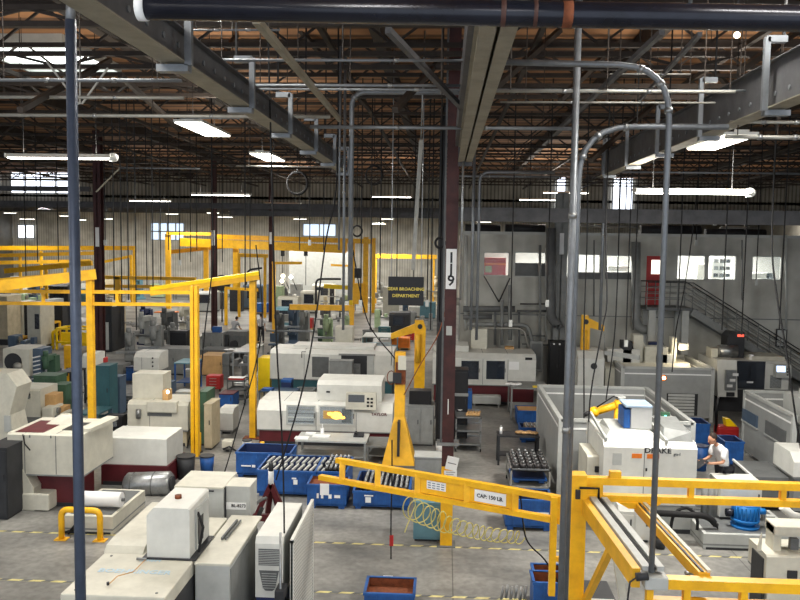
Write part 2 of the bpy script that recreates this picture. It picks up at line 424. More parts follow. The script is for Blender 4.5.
# a second dark column left of it, and the far slim ones
def far_column(px, pyf, w, ytop, label, m='columnred', Y=None):
    g = G(px, pyf); Y = Y or g.y; x = P(px, 240, Y).x
    t = thing('column', label, 'column', (x, Y, 0)); t['kind'] = 'structure'
    s = S().m(m); s.box(-w/2,w/2,-w/2,-w/2+.03,0,ytop); s.box(-w/2,w/2,w/2-.03,w/2,0,ytop); s.box(-.02,.02,-w/2,w/2,0,ytop); s.obj('shaft', t)
    S().m('midgrey').box(-w*.8,w*.8,-w*.8,w*.8,0,.03).obj('base_plate', t)
    if w > .2: S().m('paper').box(-.09,.09,-w/2-.01,-w/2,6.0,6.9).obj('number_plate', t)
far_column(99, 372, .36, ZR, 'dark red column standing beside the dark blue pole')
far_column(214, 345, .3, ZR, 'thin red column passing the end of the big yellow bridge crane')
far_column(271, 322, .3, ZR, 'thin red column with a cord coil by the second yellow portal')
far_column(441, 418, .2, ZR, 'slim near-black column just behind the numbered red one', 'dark')
far_column(561, 372, .5, 8.6, 'broad grey post against the office wall', 'grey', 34.6)
# twin beams over the viewer
def beam(name, x0, x1, y0, y1, z0, z1, m, mb=None):
    s = S().m(m); s.box(x0,x1,y0,y1,z0,z0+.02); s.box(x0,x1,y0,y1,z1-.02,z1); xm = (x0+x1)/2; s.box(xm-.015,xm+.015,y0,y1,z0+.02,z1-.02)
    o = struct(s.obj(name)); return o
beam('ceiling_beam', .22, .35, 3.5, 16.7, 8.18, 8.5, 'girder'); beam('ceiling_beam', .38, .51, 3.5, 16.7, 8.18, 8.5, 'girder')
s = S().m('girderdark'); s.box(.22,.51,16.7,16.76,8.1,8.6); s.box(.16,.22,3.5,16.7,8.5,8.9); s.box(.3,.45,3.5,16.7,8.5,8.56); struct(s.obj('ceiling_beam'))
s = S().m('girderdark')
for y in (4,7,10,13,16): s.box(.38,.42,y,y+.1,8.5,ZR)
struct(s.obj('ceiling_beam'))
# slanting perforated beams with hangers
def runway(x, y0, y1, z, label, side, hb=.34):
    t = thing('perforated_beam', label, 'beam', (x, 0, z)); t['kind'] = 'structure'
    s = S().m('girderdark'); s.box(-.02,.02,y0,y1,0.015,hb); s.m('girder'); s.box(-.13,.13,y0,y1,0,.015); s.m('girderdark'); s.box(-.1,.1,y0,y1,hb-.01,hb+.005); s.obj('beam_body', t)
    s = S().m('conduit'); y = y0+.2
    while y < y1: s.cyl((side*.02, y, .19), (side*.035, y, .19), .03, 8); y += .42
    s.obj('bolt_row', t)['kind'] = 'stuff'
    y = y0+2.1; k = 0
    while y < y1:
        s = S().m('conduit'); X = side*.16; s.box(X-.035,X+.035,y,y+.07,-.03,hb+.28); s.box(min(X,-side*.16),max(X,-side*.16),y,y+.12,-.09,-.02); s.box(min(X,-side*.08),max(X,-side*.08),y,y+.1,hb+.22,hb+.3); s.obj('hanger', t)
        s = S().m('rubber'); s.box(-side*.05-.012,-side*.05+.012,y+.02,y+.05,hb+.26,ZR-z); s.obj('hanger_rod', t)
        y += 2.6; k += 1
runway(-2.73, 3.2, 21, 8.3, 'slanting perforated steel beam hung on brackets over the left machines', 1)
runway(4.15, 3.2, 22, 8.3, 'slanting perforated steel beam hung on brackets toward the office side', -1, .6)
# near-black main pipe
t = thing('main_pipe', 'thick near-black overhead pipe crossing the whole top of the view', 'pipe', (0, 0, 0))
a, b = P(140, 7, 5.0), P(1250, 26.4, 5.0); a.y = b.y = 5.0
S().m('blackpipe').cyl(a, b, .077, 24).obj('pipe_run', t)
d = (b-a).normalized()
S().m('paper').cyl(a-d*.01, a+d*.045, .084, 24).obj('end_collar', t)
for px, w in ((503,.015),(535,.012),(567,.03)):
    c = P(px, 14, 5.0); c = a+d*((c-a).dot(d)); S().m('rust' if px > 560 else 'rustdark').cyl(c-d*w, c+d*w, .0785, 24).obj('rust_band', t)
for px in (300, 690):
    c = P(px, 14, 5.0); c = a+d*((c-a).dot(d)); S().m('steel').cyl(c, (c.x, c.y, ZR), .012, 6).obj('hanger_rod', t)
def pipe(name, label, pts, r, m='conduit', rad=.35, cat='pipe', n=8, clips=0, group=None):
    """pts: (px, py, Y) triples or world vectors"""
    W = [P(*p) if not isinstance(p, Vector) else p for p in pts]
    R = route(W, rad, 6) if len(W) > 2 else W
    o = S().m(m).tube(R, r, n).obj(name)
    if clips or name == 'conduit':
        for q in range(1, (clips or 2)+1):
            s = S().m('steel')
            k = q*(len(R)-1)//((clips or 2)+1) if len(R) > 2 else 0
            p = R[k].lerp(R[k+1], .5) if len(R) > 2 else R[0].lerp(R[1], q/((clips or 2)+1))
            e = (R[k+1]-R[k]).normalized(); s.cyl(p-e*.03, p+e*.03, r*1.35, n); s.obj('coupling', o)
    return tag(o, label, cat, group)
# poles and conduits that come close to the viewer
t = thing('conduit_pole', 'tall dark blue-grey conduit pole with a bell fitting at its top', 'pole', (0,0,0))
a, b = P(70, 20, 8.0), P(82, 640, 8.0); a.x = b.x = (a.x+b.x)/2; a.y = b.y = 8.0
S().m('conduitblue').cyl((a.x,a.y,0), (a.x,a.y,a.z), .055, 20).obj('shaft', t)
S().m('conduit').cone((a.x,a.y,a.z-.05), (a.x,a.y,a.z+.25), .055, .035, 20).obj('top_fitting', t)
S().m('conduit').cyl((a.x,a.y,a.z+.25), (a.x,a.y,ZR), .03, 12).obj('top_rod', t)
S().m('conduitblue').cyl((a.x,a.y,0), (a.x,a.y,.02), .14, 16).obj('foot_flange', t)
x, y = P(570, 300, 11.2).x, 11.2
t = thing('conduit_pole', 'tall straight grey conduit pole beside the yellow crane post', 'pole', (x,y,0))
S().m('conduit').cyl((0,0,0), (0,0,9.9), .048, 16).obj('shaft', t); S().m('steel').cyl((0,0,6.9),(0,0,6.98),.06,16).obj('coupling', t); S().m('steel').cyl((0,0,3.9),(0,0,3.98),.06,16).obj('coupling', t)
S().m('conduit').cyl((0,0,9.9),(0,0,ZR),.02,8).obj('top_rod', t)
S().m('conduit').cyl((0,0,0),(0,0,.02),.12,16).obj('foot_flange', t)
a = P(578, 190, 11.5)
pipe('conduit', 'grey conduit bending over to the right beside the tall straight pole', [Vector((a.x,11.5,.0)), Vector((a.x,11.5,zof(576,126,11.5))), (728,127,11.5)], .042, rad=.75, n=12, clips=3)
a = P(660, 300, 9.6)
pipe('conduit', 'long bright conduit arching down onto the near yellow crane beam', [(503,62,9.6), (671,66,9.6), Vector((P(662,300,9.6).x+.0, 9.6, zof(655,572,9.6)))], .037, rad=.6, n=12, clips=3)
S().m('palegrey').box(-.14,.14,-.1,.1,-.14,.02,.02).obj('junction_box', None, P(655,576,9.6)); tag(bpy.data.objects['junction_box'], 'square grey junction box at the foot of the long arching conduit', 'box')
# overhead conduit runs across the hall
runs = [((-20,80),(182,84),.035,9.8,'conduit','grey pipe uppermost of the pale runs beside the skylight'),((-20,97),(184,108),.05,14,'steelpale','bright pale pipe lying below the skylight'),
 ((-20,115),(330,129),.05,14,'steelpale','bright pale pipe lowest of the runs under the skylight'),((184,60),(505,66),.03,9.6,'conduit','thin conduit just under the thick near-black pipe'),
 ((232,85),(470,92),.035,11.4,'conduit','upper pipe of the parallel pair crossing before the twin beams'),((232,89),(800,104),.03,11.6,'conduit','middle pipe of the bundle crossing behind the arching conduit'),
 ((480,91),(735,97),.035,11.2,'steelpale','upper pipe of the bundle crossing behind the arching conduit'),((310,127),(575,134),.05,14,'conduit','grey pipe level with the middle of the slanting beam'),
 ((500,102),(715,106),.025,12,'steelpale','thin pale pipe lowest of the bundle by the arching conduit'),((610,74),(690,80),.02,12,'steelpale','short thin conduit under the arch of the long conduit'),
 ((180,118),(240,121),.03,15,'conduit','short conduit stub right of the slanting beam'),((730,122),(830,125),.04,12,'steelpale','pale pipe above the end-on strip light by the office side'),
 ((725,137),(830,139),.05,12,'steelpale','thick pale pipe passing the end-on strip light by the office side'),((120,168),(200,170),.04,26,'conduit','thin pipe kinking down beside the red column'),
 ((455,176),(560,180),.05,25,'conduit','thin conduit running from the numbered column toward the pole'),((236,166),(345,169),.04,26,'steelpale','pale pipe under the coil rings'),
 ((620,172),(800,174),.05,24,'conduit','thin pipe above the long light with the bulbous end'),((185,30),(280,33),.02,9,'conduit','short rod in the gap between the beam and the black pipe')]
for (a, b, r, Y, m, lab) in runs:
    A, B = P(*a, Y), P(*b, Y); B = Vector((B.x, Y, A.z)) if abs(A.z-B.z) < .35 else B
    o = pipe('overhead_pipe', lab, [A, B], r*.62, m, clips=2)
    for u in (.12, .5, .88):
        c = A.lerp(B, u); S().m('joist').cyl(c, (c.x, c.y, ZR-.02), .008, 4).obj('hanger_rod', o)
# floor-to-roof grey beams crossing at header height
for (a, b, h, Y, m) in (((446,214),(830,217),.45,26,'girderdark'),((-20,203),(340,207),.3,43.5,'girderdark'),((230,213),(446,219),.3,43.5,'girderdark'),((-20,188),(90,196),.25,40,'girderdark')):
    A, B = P(*a, Y), P(*b, Y); struct(S().m(m).box(A.x, B.x, Y-.1, Y+.1, A.z-h/2, A.z+h/2).obj('ceiling_beam'))
# slanting braces up among the joists
for (a, b, w, m, lab, Y0, Y1) in ((((256,20)),(340,120),.07,'girder','pale slanting brace behind the thick black pipe',7.5,15),((388,30),(462,108),.07,'girderdark','slanting brace running up to the twin beams',9,12),
  ((662,32),(560,128),.06,'girderdark','slanting brace beyond the arching conduit',9,15),((47,62),(79,104),.03,'steelpale','thin white strut below the skylight beside the pole',14,14),((108,68),(82,104),.03,'steelpale','thin white strut leaning the other way below the skylight',14,14),
  ((80,66),(80,104),.025,'steelpale','upright white strut between the two slanting struts',14,14),((700,34),(640,100),.05,'girderdark','dark slanting brace near the hanging bulb',9,16),((120,168),(96,192),.04,'girder','short slanting strut by the dark red column',26,26)):
    p, q = P(*a, Y0), P(*b, Y1); o = S().m(m).bar(p, q, w, w).obj('roof_brace'); tag(o, lab, 'brace')
# drops of pipe that hang down into the hall
drops = [(352,92,300,.05,16,'conduit','grey drop pipe with a bent top left of the sign'),(345,110,330,.03,17,'conduit','thin grey drop pipe beside the thicker one near the sign'),
 (340,108,250,.02,16,'conduit','thinnest of the three grey drop pipes'),(474,176,330,.045,24,'conduit','left pipe of the pair dropping before the office wall'),(480,172,340,.045,24,'conduit','right pipe of the pair dropping before the office wall'),
 (605,176,330,.05,26,'conduit','grey drop pipe by the tall pole over the white lathe'),(463,168,300,.025,16.6,'steel','thin bright conduit following the numbered column')]
for (px, y0, y1, r, Y, m, lab) in drops:
    A = P(px, y0, Y); zb = zof(px, y1, Y)
    if px in (352, 480): pts = [Vector((A.x+2.2, Y, A.z)), Vector((A.x, Y, A.z)), Vector((A.x, Y, zb))]
    else: pts = [Vector((A.x, Y, A.z+1.2)), Vector((A.x, Y, zb))]
    pipe('drop_pipe', lab, pts, r, m, rad=.3, clips=1)
A, B = P(421,140,19), P(413,270,19)
o = S().m('steelpale').bar(A, B, .09, .09).obj('slanting_pipe'); tag(o, 'bright square pipe leaning slightly above the department sign', 'pipe')
S().m('steel').cyl(P(421,140,19), (P(421,140,19).x+.05, 19, ZR), .02, 6).obj('top_rod', o)
# cords and air hoses hanging from the roof
cords = [((212,200),(213,260),(205,330),(198,400),(186,452),24,.022,'black cord hanging just left of the yellow portal post'),((268,20),(272,180),(276,330),(283,460),(285,600),12,.014,'long black cord hanging in front of the white lathes to the floor'),
 ((337,178),(326,240),(314,330),(300,400),(276,480),16,.017,'slanting black cord running from the beam end down over the lathes'),((256,245),(262,330),(240,420),(215,500),(188,560),15,.012,'thin black cord slanting over the white enclosures'),
 ((353,250),(362,300),(372,330),(396,360),(404,380),24,.02,'slack black cord left of the department sign'),((772,225),(776,290),(786,350),(796,420),(806,480),20,.025,'black cord swinging down over the stairs'),
 ((700,150),(694,220),(684,290),(676,330),(672,372),26,.02,'thin dark cord slanting before the office windows'),((606,220),(607,300),(602,330),(590,400),(588,470),20,.02,'dark cord hanging before the yellow robot arm'),
 ((621,170),(619,230),(617,290),(614,340),(606,400),24,.02,'dark cord right of the robot arm cord'),((588,150),(587,240),(584,330),(584,420),(583,470),22,.02,'dark cord just right of the tall pole pair'),
 ((448,255),(450,280),(440,330),(420,365),(404,395),22,.015,'reddish cord slanting over the yellow jib post'),((392,440),(392,480),(391,520),(391,560),(391,585),16,.015,'thin cord dangling from the jib arm to the red clip'),
 ((520,490),(524,530),(530,545),(545,560),(560,585),13,.014,'air hose hanging from the jib arm into the blue bin')]
for c in cords:
    *pts, Y, r, lab = c; W = [P(a, b, Y) for a, b in pts]
    if W[0].z > 6.9: W.insert(0, Vector((W[0].x, Y, ZR-.1)))
    R = []
    for i in range(len(W)-1):
        p0, p1, p2, p3 = W[max(0,i-1)], W[i], W[i+1], W[min(len(W)-1,i+2)]
        for k in range(4):
            u = k/4; R.append(.5*((2*p1)+(p2-p0)*u+(2*p0-5*p1+4*p2-p3)*u*u+(3*p1-p0-3*p2+p3)*u**3))
    R.append(W[-1]); o = S().m('rust' if 'reddish' in lab else 'rubber').tube(R, r, 5).obj('dangling_wire'); tag(o, lab, 'cord')
thin = [(36,180,262,'over the crane rails by the picture edge'),(57,190,262,'beside the far window by the picture edge'),(24,185,280,'nearest the picture edge'),(104,150,240,'right of the dark red column'),(113,200,300,'second right of the dark red column'),(120,165,330,'between the red column and the crane portal'),
 (127,170,300,'in front of the blank far wall'),(134,120,330,'over the low crane beam'),(146,190,285,'left of the blue far window'),(152,190,290,'crossing the blue far window'),(160,185,280,'crossing the middle of the blue far window'),(168,190,250,'crossing the right of the blue far window'),
 (179,180,260,'over the portal corner'),(190,140,262,'right of the portal corner'),(196,110,250,'near the long header light'),(222,160,262,'over the bridge crane left end'),(245,170,290,'over the bridge crane middle'),(250,160,270,'beside the drop cord over the crane'),(300,150,250,'before the far window frame'),
 (310,180,240,'crossing the far window'),(324,180,250,'right of the far window middle'),(362,160,300,'in front of the portal legs'),(372,160,330,'right of the portal legs'),(381,190,290,'left of the sign'),(398,180,278,'holding the sign left corner'),(415,190,278,'holding the sign right corner'),
 (429,190,300,'right of the sign'),(433,180,330,'before the near-black column'),(514,180,320,'before the red lit office window'),(532,110,215,'above the middle office window'),(550,200,300,'right of the middle office window'),(630,230,340,'left of the red door'),(638,200,330,'close left of the red door'),
 (683,190,310,'before the wide office window'),(700,150,240,'above the wide office window'),(718,150,220,'above the small office window'),(727,220,330,'beside the stair rail'),(747,220,335,'over the machine with the dark doors'),(760,200,280,'near the last office window'),(786,200,330,'at the far picture edge over the stairs')]
for px, y0, y1, wh in thin:
    Y = 30 if y1 < 290 else 24; A = P(px, y0, Y); o = S().m('rubber').cyl((A.x, Y, zof(px, y1, Y)), (A.x, Y, ZR-.1), .02, 5).obj('dangling_wire')
    tag(o, 'thin straight drop cord '+wh, 'cord', 'thin cords dropping from the roof')
    if y1 % 20 == 0: S().m('palegrey').box(A.x-.05,A.x+.05,Y-.05,Y+.05,zof(px,y1,Y)-.2,zof(px,y1,Y)).obj('plug', o)
def coil(px, py, Y, r, lab):
    c = P(px, py, Y); s = S().m('rubber')
    for k in range(3): s.tube([(c.x+math.cos(a*PI/12)*r*(1+.04*k), Y+.04*k, c.z+math.sin(a*PI/12)*r*(1.1+.05*k)) for a in range(24)], .025, 5, True)
    s.cyl((c.x, Y, c.z+r*1.1), (c.x, Y, ZR-.1), .015, 5)
    tag(s.obj('cord_coil'), lab, 'cord')
coil(297,183,26,.32,'coiled black cord ring hanging under the end-on strip light'); coil(374,175,26,.26,'coiled black cord ring hanging right of the grey drop pipes')
coil(357,231,26,.15,'small black cord coil by the portal legs'); coil(440,243,18,.1,'small black hook coil left of the number plate')
# hanging department sign
a, b = P(388,305,20), P(424,277,20); w, h = b.x-a.x, b.z-a.z
t = thing('department_sign', 'black hanging sign with two lines of yellow lettering', 'sign', ((a.x+b.x)/2, 20, (a.z+b.z)/2))
S().m('black').box(-w/2,w/2,-.03,.03,-h/2,h/2,.01).obj('board', t)
text('lettering','GEAR BROACHING',.108,(0,-.035,.05),(PI/2,0,0),'signtext',t); text('lettering','DEPARTMENT',.108,(0,-.035,-.12),(PI/2,0,0),'signtext',t)
for x in (-w*.42, w*.42): S().m('steel').cyl((x,0,h/2),(x,0,ZR-t.location.z),.012,5).obj('chain', t)
dm('tapeyellow', (206,194,130), .7, var=.2, scale=5)
# floor tape
def tape(x0, x1, y, label, n):
    s = S().m('tapeyellow'); s.box(x0,x1,y-.035,y+.035,.001,.004)
    o = s.obj('floor_tape'); d = S().m('midgrey'); k = int((x1-x0)/.42)
    for i in range(k):
        x = x0+.42*i; v = [(x,y-.035),(x+.17,y-.035),(x+.24,y+.035),(x+.07,y+.035)]
        d.prism(v, 'z', .004, .006)
    d.obj('stripe', o)['kind'] = 'stuff'; tag(o, label, 'tape')
tape(-10.5, 8.5, 16.75, 'black and yellow hazard tape line along the far side of the aisle', 0)
tape(-10.5, -4.9, 14.35, 'short hazard tape along the near side of the aisle by the picture edge', 0)
tape(-2.9, 1.6, 14.35, 'hazard tape line along the near side of the aisle past the grille unit', 0)
# ================================================================ builders for the things on the floor
class Fr:
    """a front plane found on the floor: q() turns pixels on it into the thing's own coordinates"""
    def __init__(s, px0, px1, pyb, Y=None, z=0):
        s.pyb = pyb; s.Y = Y if Y else G((px0+px1)/2, pyb, z).y; s.z0 = z
        a, b = P(px0, pyb, s.Y), P(px1, pyb, s.Y); s.x = (a.x+b.x)/2; s.w = b.x-a.x; s.px = (px0+px1)/2
    def q(s, px, py): p = P(px, py or s.pyb, s.Y); return p.x-s.x, p.z-s.z0
    def h(s, py, px=None): return P(px or s.px, py, s.Y).z-s.z0
    def r(s, x0, y0, x1, y1):              # pixel rectangle -> local x0,x1,z0,z1
        a, b = s.q(x0, y1), s.q(x1, y0); return a[0], b[0], a[1], b[1]
    @property
    def loc(s): return (s.x, s.Y, s.z0)
def machine(name, label, cat, px0, px1, pyb, pyt, depth, body='white', base='maroon', pys=None, doors=(), lift=0, chamf=.12, back=None, seams=(), group=None, Y=None, basein=.06, top=None):
    f = Fr(px0, px1, pyb, Y); t = thing(name, label, cat, f.loc, 0, group); w = f.w/2; h = f.h(pyt)
    zs = f.h(pys) if pys else .12
    s = S().m(base); s.box(-w+basein, w-basein, basein, depth-basein, 0, zs); s.m('dark').box(-w+basein+.05, w-basein-.05, basein-.01, basein+.02, 0, min(.1, zs*.4)); s.obj('base', t)
    c = min(chamf, depth*.4, (h-zs)*.5); s = S().m(body)
    s.prism([(0,zs),(depth,zs),(depth,h*.98),(depth-c*.3,h),(c*1.3,h),(0,h-c)], 'x', -w, w); s.m('grey').box(-w-.003, w+.003, -.006, depth+.003, zs-.025, zs+.01)
    o = s.obj('body', t)
    if seams:
        s = S().m('midgrey')
        for px in seams:
            x = f.q(px, pyb)[0]; s.box(x-.008, x+.008, -.004, .01, zs+.02, h-c); s.box(x-.008, x+.008, c*1.3, depth, h-.004, h+.003)
            s.obj('panel_seam', t) ; s = S().m('midgrey')
        s.bm.free()
    for d in doors:
        x0, x1, z0, z1 = f.r(*d[:4]); kind = d[4]; fm = d[5] if len(d) > 5 else body
        s = S().m(fm); b = min(.05, (x1-x0)*.12)
        for a in ((x0-b,x0,z0-b,z1+b),(x1,x1+b,z0-b,z1+b),(x0,x1,z0-b,z0),(x0,x1,z1,z1+b)): s.box(a[0],a[1],-.03,.0,a[2],a[3])
        dr = s.obj('door', t); S().m(kind).box(x0,x1,-.018,-.006,z0,z1).obj('window', dr)
        S().m('black').box(x1+b*.2,x1+b*.6,-.06,-.03,(z0+z1)/2-.08,(z0+z1)/2+.08,.005).obj('handle', dr)
    if top:
        for i in range(top):
            x = -w+f.w*(i+.6)/(top+.2); s = S().m(random.choice(['palegrey','grey','white'])); s.box(x-.14, x+.12, depth*.45, depth*.75, h, h+.16+.12*random.random(), .02); s.obj('top_box', t)
    return t, f
def pendant(t, x, y, z, w=.45, h=.5, d=.2, m='palegrey', screen='glassdark', rz=0, post=None, keys=True):
    e = bpy.data.objects.new('control_panel', None); C.objects.link(e); e.parent = t; e.location = (x, y, z); e.rotation_euler = (0,0,rz)
    S().m(m).prism([(0,0),(d,0),(d,h),(d*.35,h)], 'x', -w/2, w/2).obj('panel_case', e)
    def onf(u, v, o=.004): return (d*.35*v-o)          # y on the sloped front at height fraction v
    s = S().m(screen); a = (-w*.42, w*.12)
    s.hull([(a[0],onf(0,.45),h*.45),(a[1],onf(0,.45),h*.45),(a[1],onf(0,.45)+.02,h*.45),(a[0],onf(0,.45)+.02,h*.45),(a[0],onf(0,.9),h*.9),(a[1],onf(0,.9),h*.9),(a[1],onf(0,.9)+.02,h*.9),(a[0],onf(0,.9)+.02,h*.9)]); s.obj('screen', e)
    if keys:
        s = S().m('black')
        for i in range(2):
            for j in range(3): s.box(w*.2+i*w*.12, w*.28+i*w*.12, onf(0,.2+.22*j)-.012, onf(0,.2+.22*j)+.01, h*(.18+.22*j), h*(.3+.22*j))
        s.obj('button_pad', e)['kind'] = 'stuff'
    if post: S().m('grey').box(-.05, .05, d*.5, d*.5+.1, -post, 0).obj('panel_post', e)
    return e
def cabinet(label, px0, px1, pyb, pyt, depth, m='grey', name='cabinet', cat='cabinet', doors=2, Y=None, z=0, group=None, legs=0, topm=None):
    f = Fr(px0, px1, pyb, Y, z); t = thing(name, label, cat, f.loc, 0, group); w = f.w/2; h = f.h(pyt)
    s = S().m(m); s.box(-w, w, .012, depth, legs+.05, h, .012); s.m(topm or m).box(-w-.01, w+.01, 0, depth+.01, h-.03, h+.005); s.obj('body', t)
    s = S().m('dark'); s.box(-w+.03, w-.03, .04, depth-.03, 0 if not legs else legs, legs+.05)
    s.obj('plinth', t)
    if legs:
        for x in (-w+.04, w-.04):
            for y in (.05, depth-.05): S().m('steel').box(x-.025, x+.025, y-.025, y+.025, 0, legs+.02).obj('leg', t)
    for i in range(doors):
        a, b = -w+f.w*i/doors+.02, -w+f.w*(i+1)/doors-.02
        d = S().m(m).box(a, b, -.008, .012, legs+.1, h-.07, .006).obj('door', t)
        S().m('dark').box(b-.07, b-.045, -.03, -.008, h*.55, h*.55+.14).obj('handle', d)
    return t, f
def bench(label, px0, px1, pyb, pyt, depth, m='grey', name='workbench', cat='workbench', Y=None, shelf=True, group=None, topm=None, rim=0):
    f = Fr(px0, px1, pyb, Y); t = thing(name, label, cat, f.loc, 0, group); w = f.w/2; h = f.h(pyt)
    s = S().m(topm or m); s.box(-w, w, 0, depth, h-.05, h)
    if rim:
        for a in ((-w,w,0,.04),(-w,w,depth-.04,depth),(-w,-w+.04,0,depth),(w-.04,w,0,depth)): s.box(*a, h, h+rim)
    s.obj('bench_top', t)
    for x in (-w+.04, w-.04):
        for y in (.04, depth-.04): S().m(m).box(x-.03, x+.03, y-.03, y+.03, 0, h-.05).obj('leg', t)
    if shelf: S().m(m).box(-w+.07, w-.07, .07, depth-.07, h*.3, h*.3+.03).obj('shelf', t)
    return t, f
def bin_(label, px0, px1, pyb, pyt, depth, m='blue', inside='rust', Y=None, group=None, mark=None, z=0, fill=None, name='steel_bin'):
    f = Fr(px0, px1, pyb, Y, z); t = thing(name, label, 'bin', f.loc, 0, group); w = f.w/2; h = f.h(pyt); k = .03
    s = S().m(m); g = .1
    for a in ((-w,w,0,k),(-w,w,depth-k,depth),(-w,-w+k,k,depth-k),(w-k,w,k,depth-k)): s.box(*a, g, h)
    s.box(-w,w,0,depth,g-.02,g+.02)
    for a in ((-w-.02,w+.02,-.02,k),(-w-.02,w+.02,depth-k,depth+.02),(-w-.02,-w+k,0,depth),(w-k,w+.02,0,depth)): s.box(*a, h-.04, h+.01)
    for i in range(int(f.w/.35)): x = -w+.2+.35*i; s.box(x-.02, x+.02, -.015, 0, g, h-.04)
    s.m(inside)
    for a in ((-w+k,w-k,k,k+.004),(-w+k,w-k,depth-k-.004,depth-k),(-w+k,-w+k+.004,k,depth-k),(w-k-.004,w-k,k,depth-k)): s.box(*a, g+.02, h-.01)
    s.box(-w+k, w-k, k, depth-k, g+.02, g+(fill or .06)); s.obj('bin_body', t)
    for x in (-w+.12, w-.12):
        for y in (.1, depth-.1): S().m(m).box(x-.07, x+.07, y-.06, y+.06, 0, g-.01).obj('foot', t)
    if mark:
        s = S().m('paper')
        for x0, z0, x1, z1 in mark: s.box(-w+f.w*x0, -w+f.w*x1, -.022, -.015, h*z0, h*z1)
        s.obj('white_marking', t)
    return t, f, h
def cart(label, px0, px1, pyb, pyt, depth, m='steel', levels=2, group=None, Y=None, name='tool_cart', rim=.05, wheel=True, topm=None):
    f = Fr(px0, px1, pyb, Y); t = thing(name, label, 'cart', f.loc, 0, group); w = f.w/2; h = f.h(pyt)
    for i in range(levels):
        z = h-(h-.22)*i/max(1, levels-1) if levels > 1 else h; s = S().m(topm if (topm and i == 0) else m); s.box(-w, w, 0, depth, z-.03, z-.01)
        for a in ((-w,w,0,.03),(-w,w,depth-.03,depth),(-w,-w+.03,0,depth),(w-.03,w,0,depth)): s.box(*a, z-.03, z+rim-.02)
        s.obj('shelf', t)
    for x in (-w+.02, w-.02):
        for y in (.02, depth-.02):
            S().m(m).box(x-.02, x+.02, y-.02, y+.02, .1, h).obj('leg', t)
            if wheel: S().m('rubber').cyl((x-.02, y, .055), (x+.02, y, .055), .055, 10).obj('caster', t)
    return t, f
def mill(label, px, pyb, hgt, m='grey', w=1.1, Y=None, group=None, rz=0, name='milling_machine'):
    g = G(px, pyb); Y = Y or g.y; x = P(px, pyb, Y).x
    t = thing(name, label, 'milling machine', (x, Y, 0), rz, group); k = hgt/2.2
    S().m(m).prism([(.25,0),(1.15,0),(1.05,.3),(.95,1.9),(.5,1.9),(.55,.3)], 'x', -.22*k, .22*k).obj('column', t).scale = (1,k,k)
    o = S().m(m).box(-.35,.35,0,1.2,0,.16,.02).obj('base', t); o.scale = (k,k,k)
    s = S().m('steel'); s.box(-.62,.62,.0,.34,.98,1.06); s.box(-.62,.62,.05,.11,1.06,1.075); o = s.obj('table', t); o.scale = (k,k,k)
    s = S().m(m); s.box(-.2,.2,.08,.6,.6,.97,.02); o = s.obj('knee', t); o.scale = (k,k,k)
    s = S().m(m); s.box(-.16,.16,-.05,.8,1.72,1.98,.03); s.cyl((0,.05,1.35),(0,.05,1.95),.14,12); s.cyl((0,.05,1.95),(0,.05,2.2),.12,12); o = s.obj('head', t); o.scale = (k,k,k)
    o = S().m('steel').cyl((0,.05,1.15),(0,.05,1.36),.05,10).obj('spindle', t); o.scale = (k,k,k)
    s = S().m('steel'); s.cyl((.66,.17,1.02),(.7,.17,1.02),.1,12); o = s.obj('handwheel', t); o.scale = (k,k,k)
    return t
def lathe(label, px0, px1, pyb, pyt, m='greenpale', depth=.8, group=None, Y=None, name='lathe'):
    f = Fr(px0, px1, pyb, Y); t = thing(name, label, 'lathe', f.loc, 0, group); w = f.w/2; h = f.h(pyt)
    S().m(m).box(-w,-w+f.w*.28,.05,depth,0,h*.55,.02).obj('pedestal', t); S().m(m).box(w-f.w*.2,w,.05,depth,0,h*.55,.02).obj('pedestal', t)
    S().m(m).box(-w,-w+f.w*.3,0,depth,h*.55,h,.04).obj('headstock', t)
    S().m('steel').box(-w+f.w*.3,w,.15,depth*.8,h*.52,h*.62).obj('bed', t)
    S().m('steel').cyl((-w+f.w*.3,depth*.45,h*.8),(-w+f.w*.36,depth*.45,h*.8),h*.13,16).obj('chuck', t)
    S().m(m).box(-w+f.w*.5,-w+f.w*.66,0,depth*.85,h*.58,h*.78,.02).obj('carriage', t)
    S().m(m).box(w-f.w*.17,w-f.w*.02,.2,depth*.7,h*.62,h*.92,.03).obj('tailstock', t)
    return t, f
def solid(name, label, cat, shapes, loc, parts=(), rz=0, group=None):
    t = thing(name, label, cat, loc, rz, group)
    for pn, fn in parts: s = S(); fn(s); s.obj(pn, t)
    return t
def small(name, label, cat, px0, px1, pyb, pyt, depth, m, Y=None, z=0, bev=.02, group=None, lidm=None):
    f = Fr(px0, px1, pyb, Y, z); w = f.w/2; h = f.h(pyt)
    t = thing(name, label, cat, f.loc, 0, group)
    S().m(m).box(-w, w, 0, depth, 0, h*.9 if lidm else h, bev).obj('body', t)
    if lidm: S().m(lidm).box(-w-.01, w+.01, -.01, depth+.01, h*.9, h, bev*.5).obj('lid', t)
    return t, f
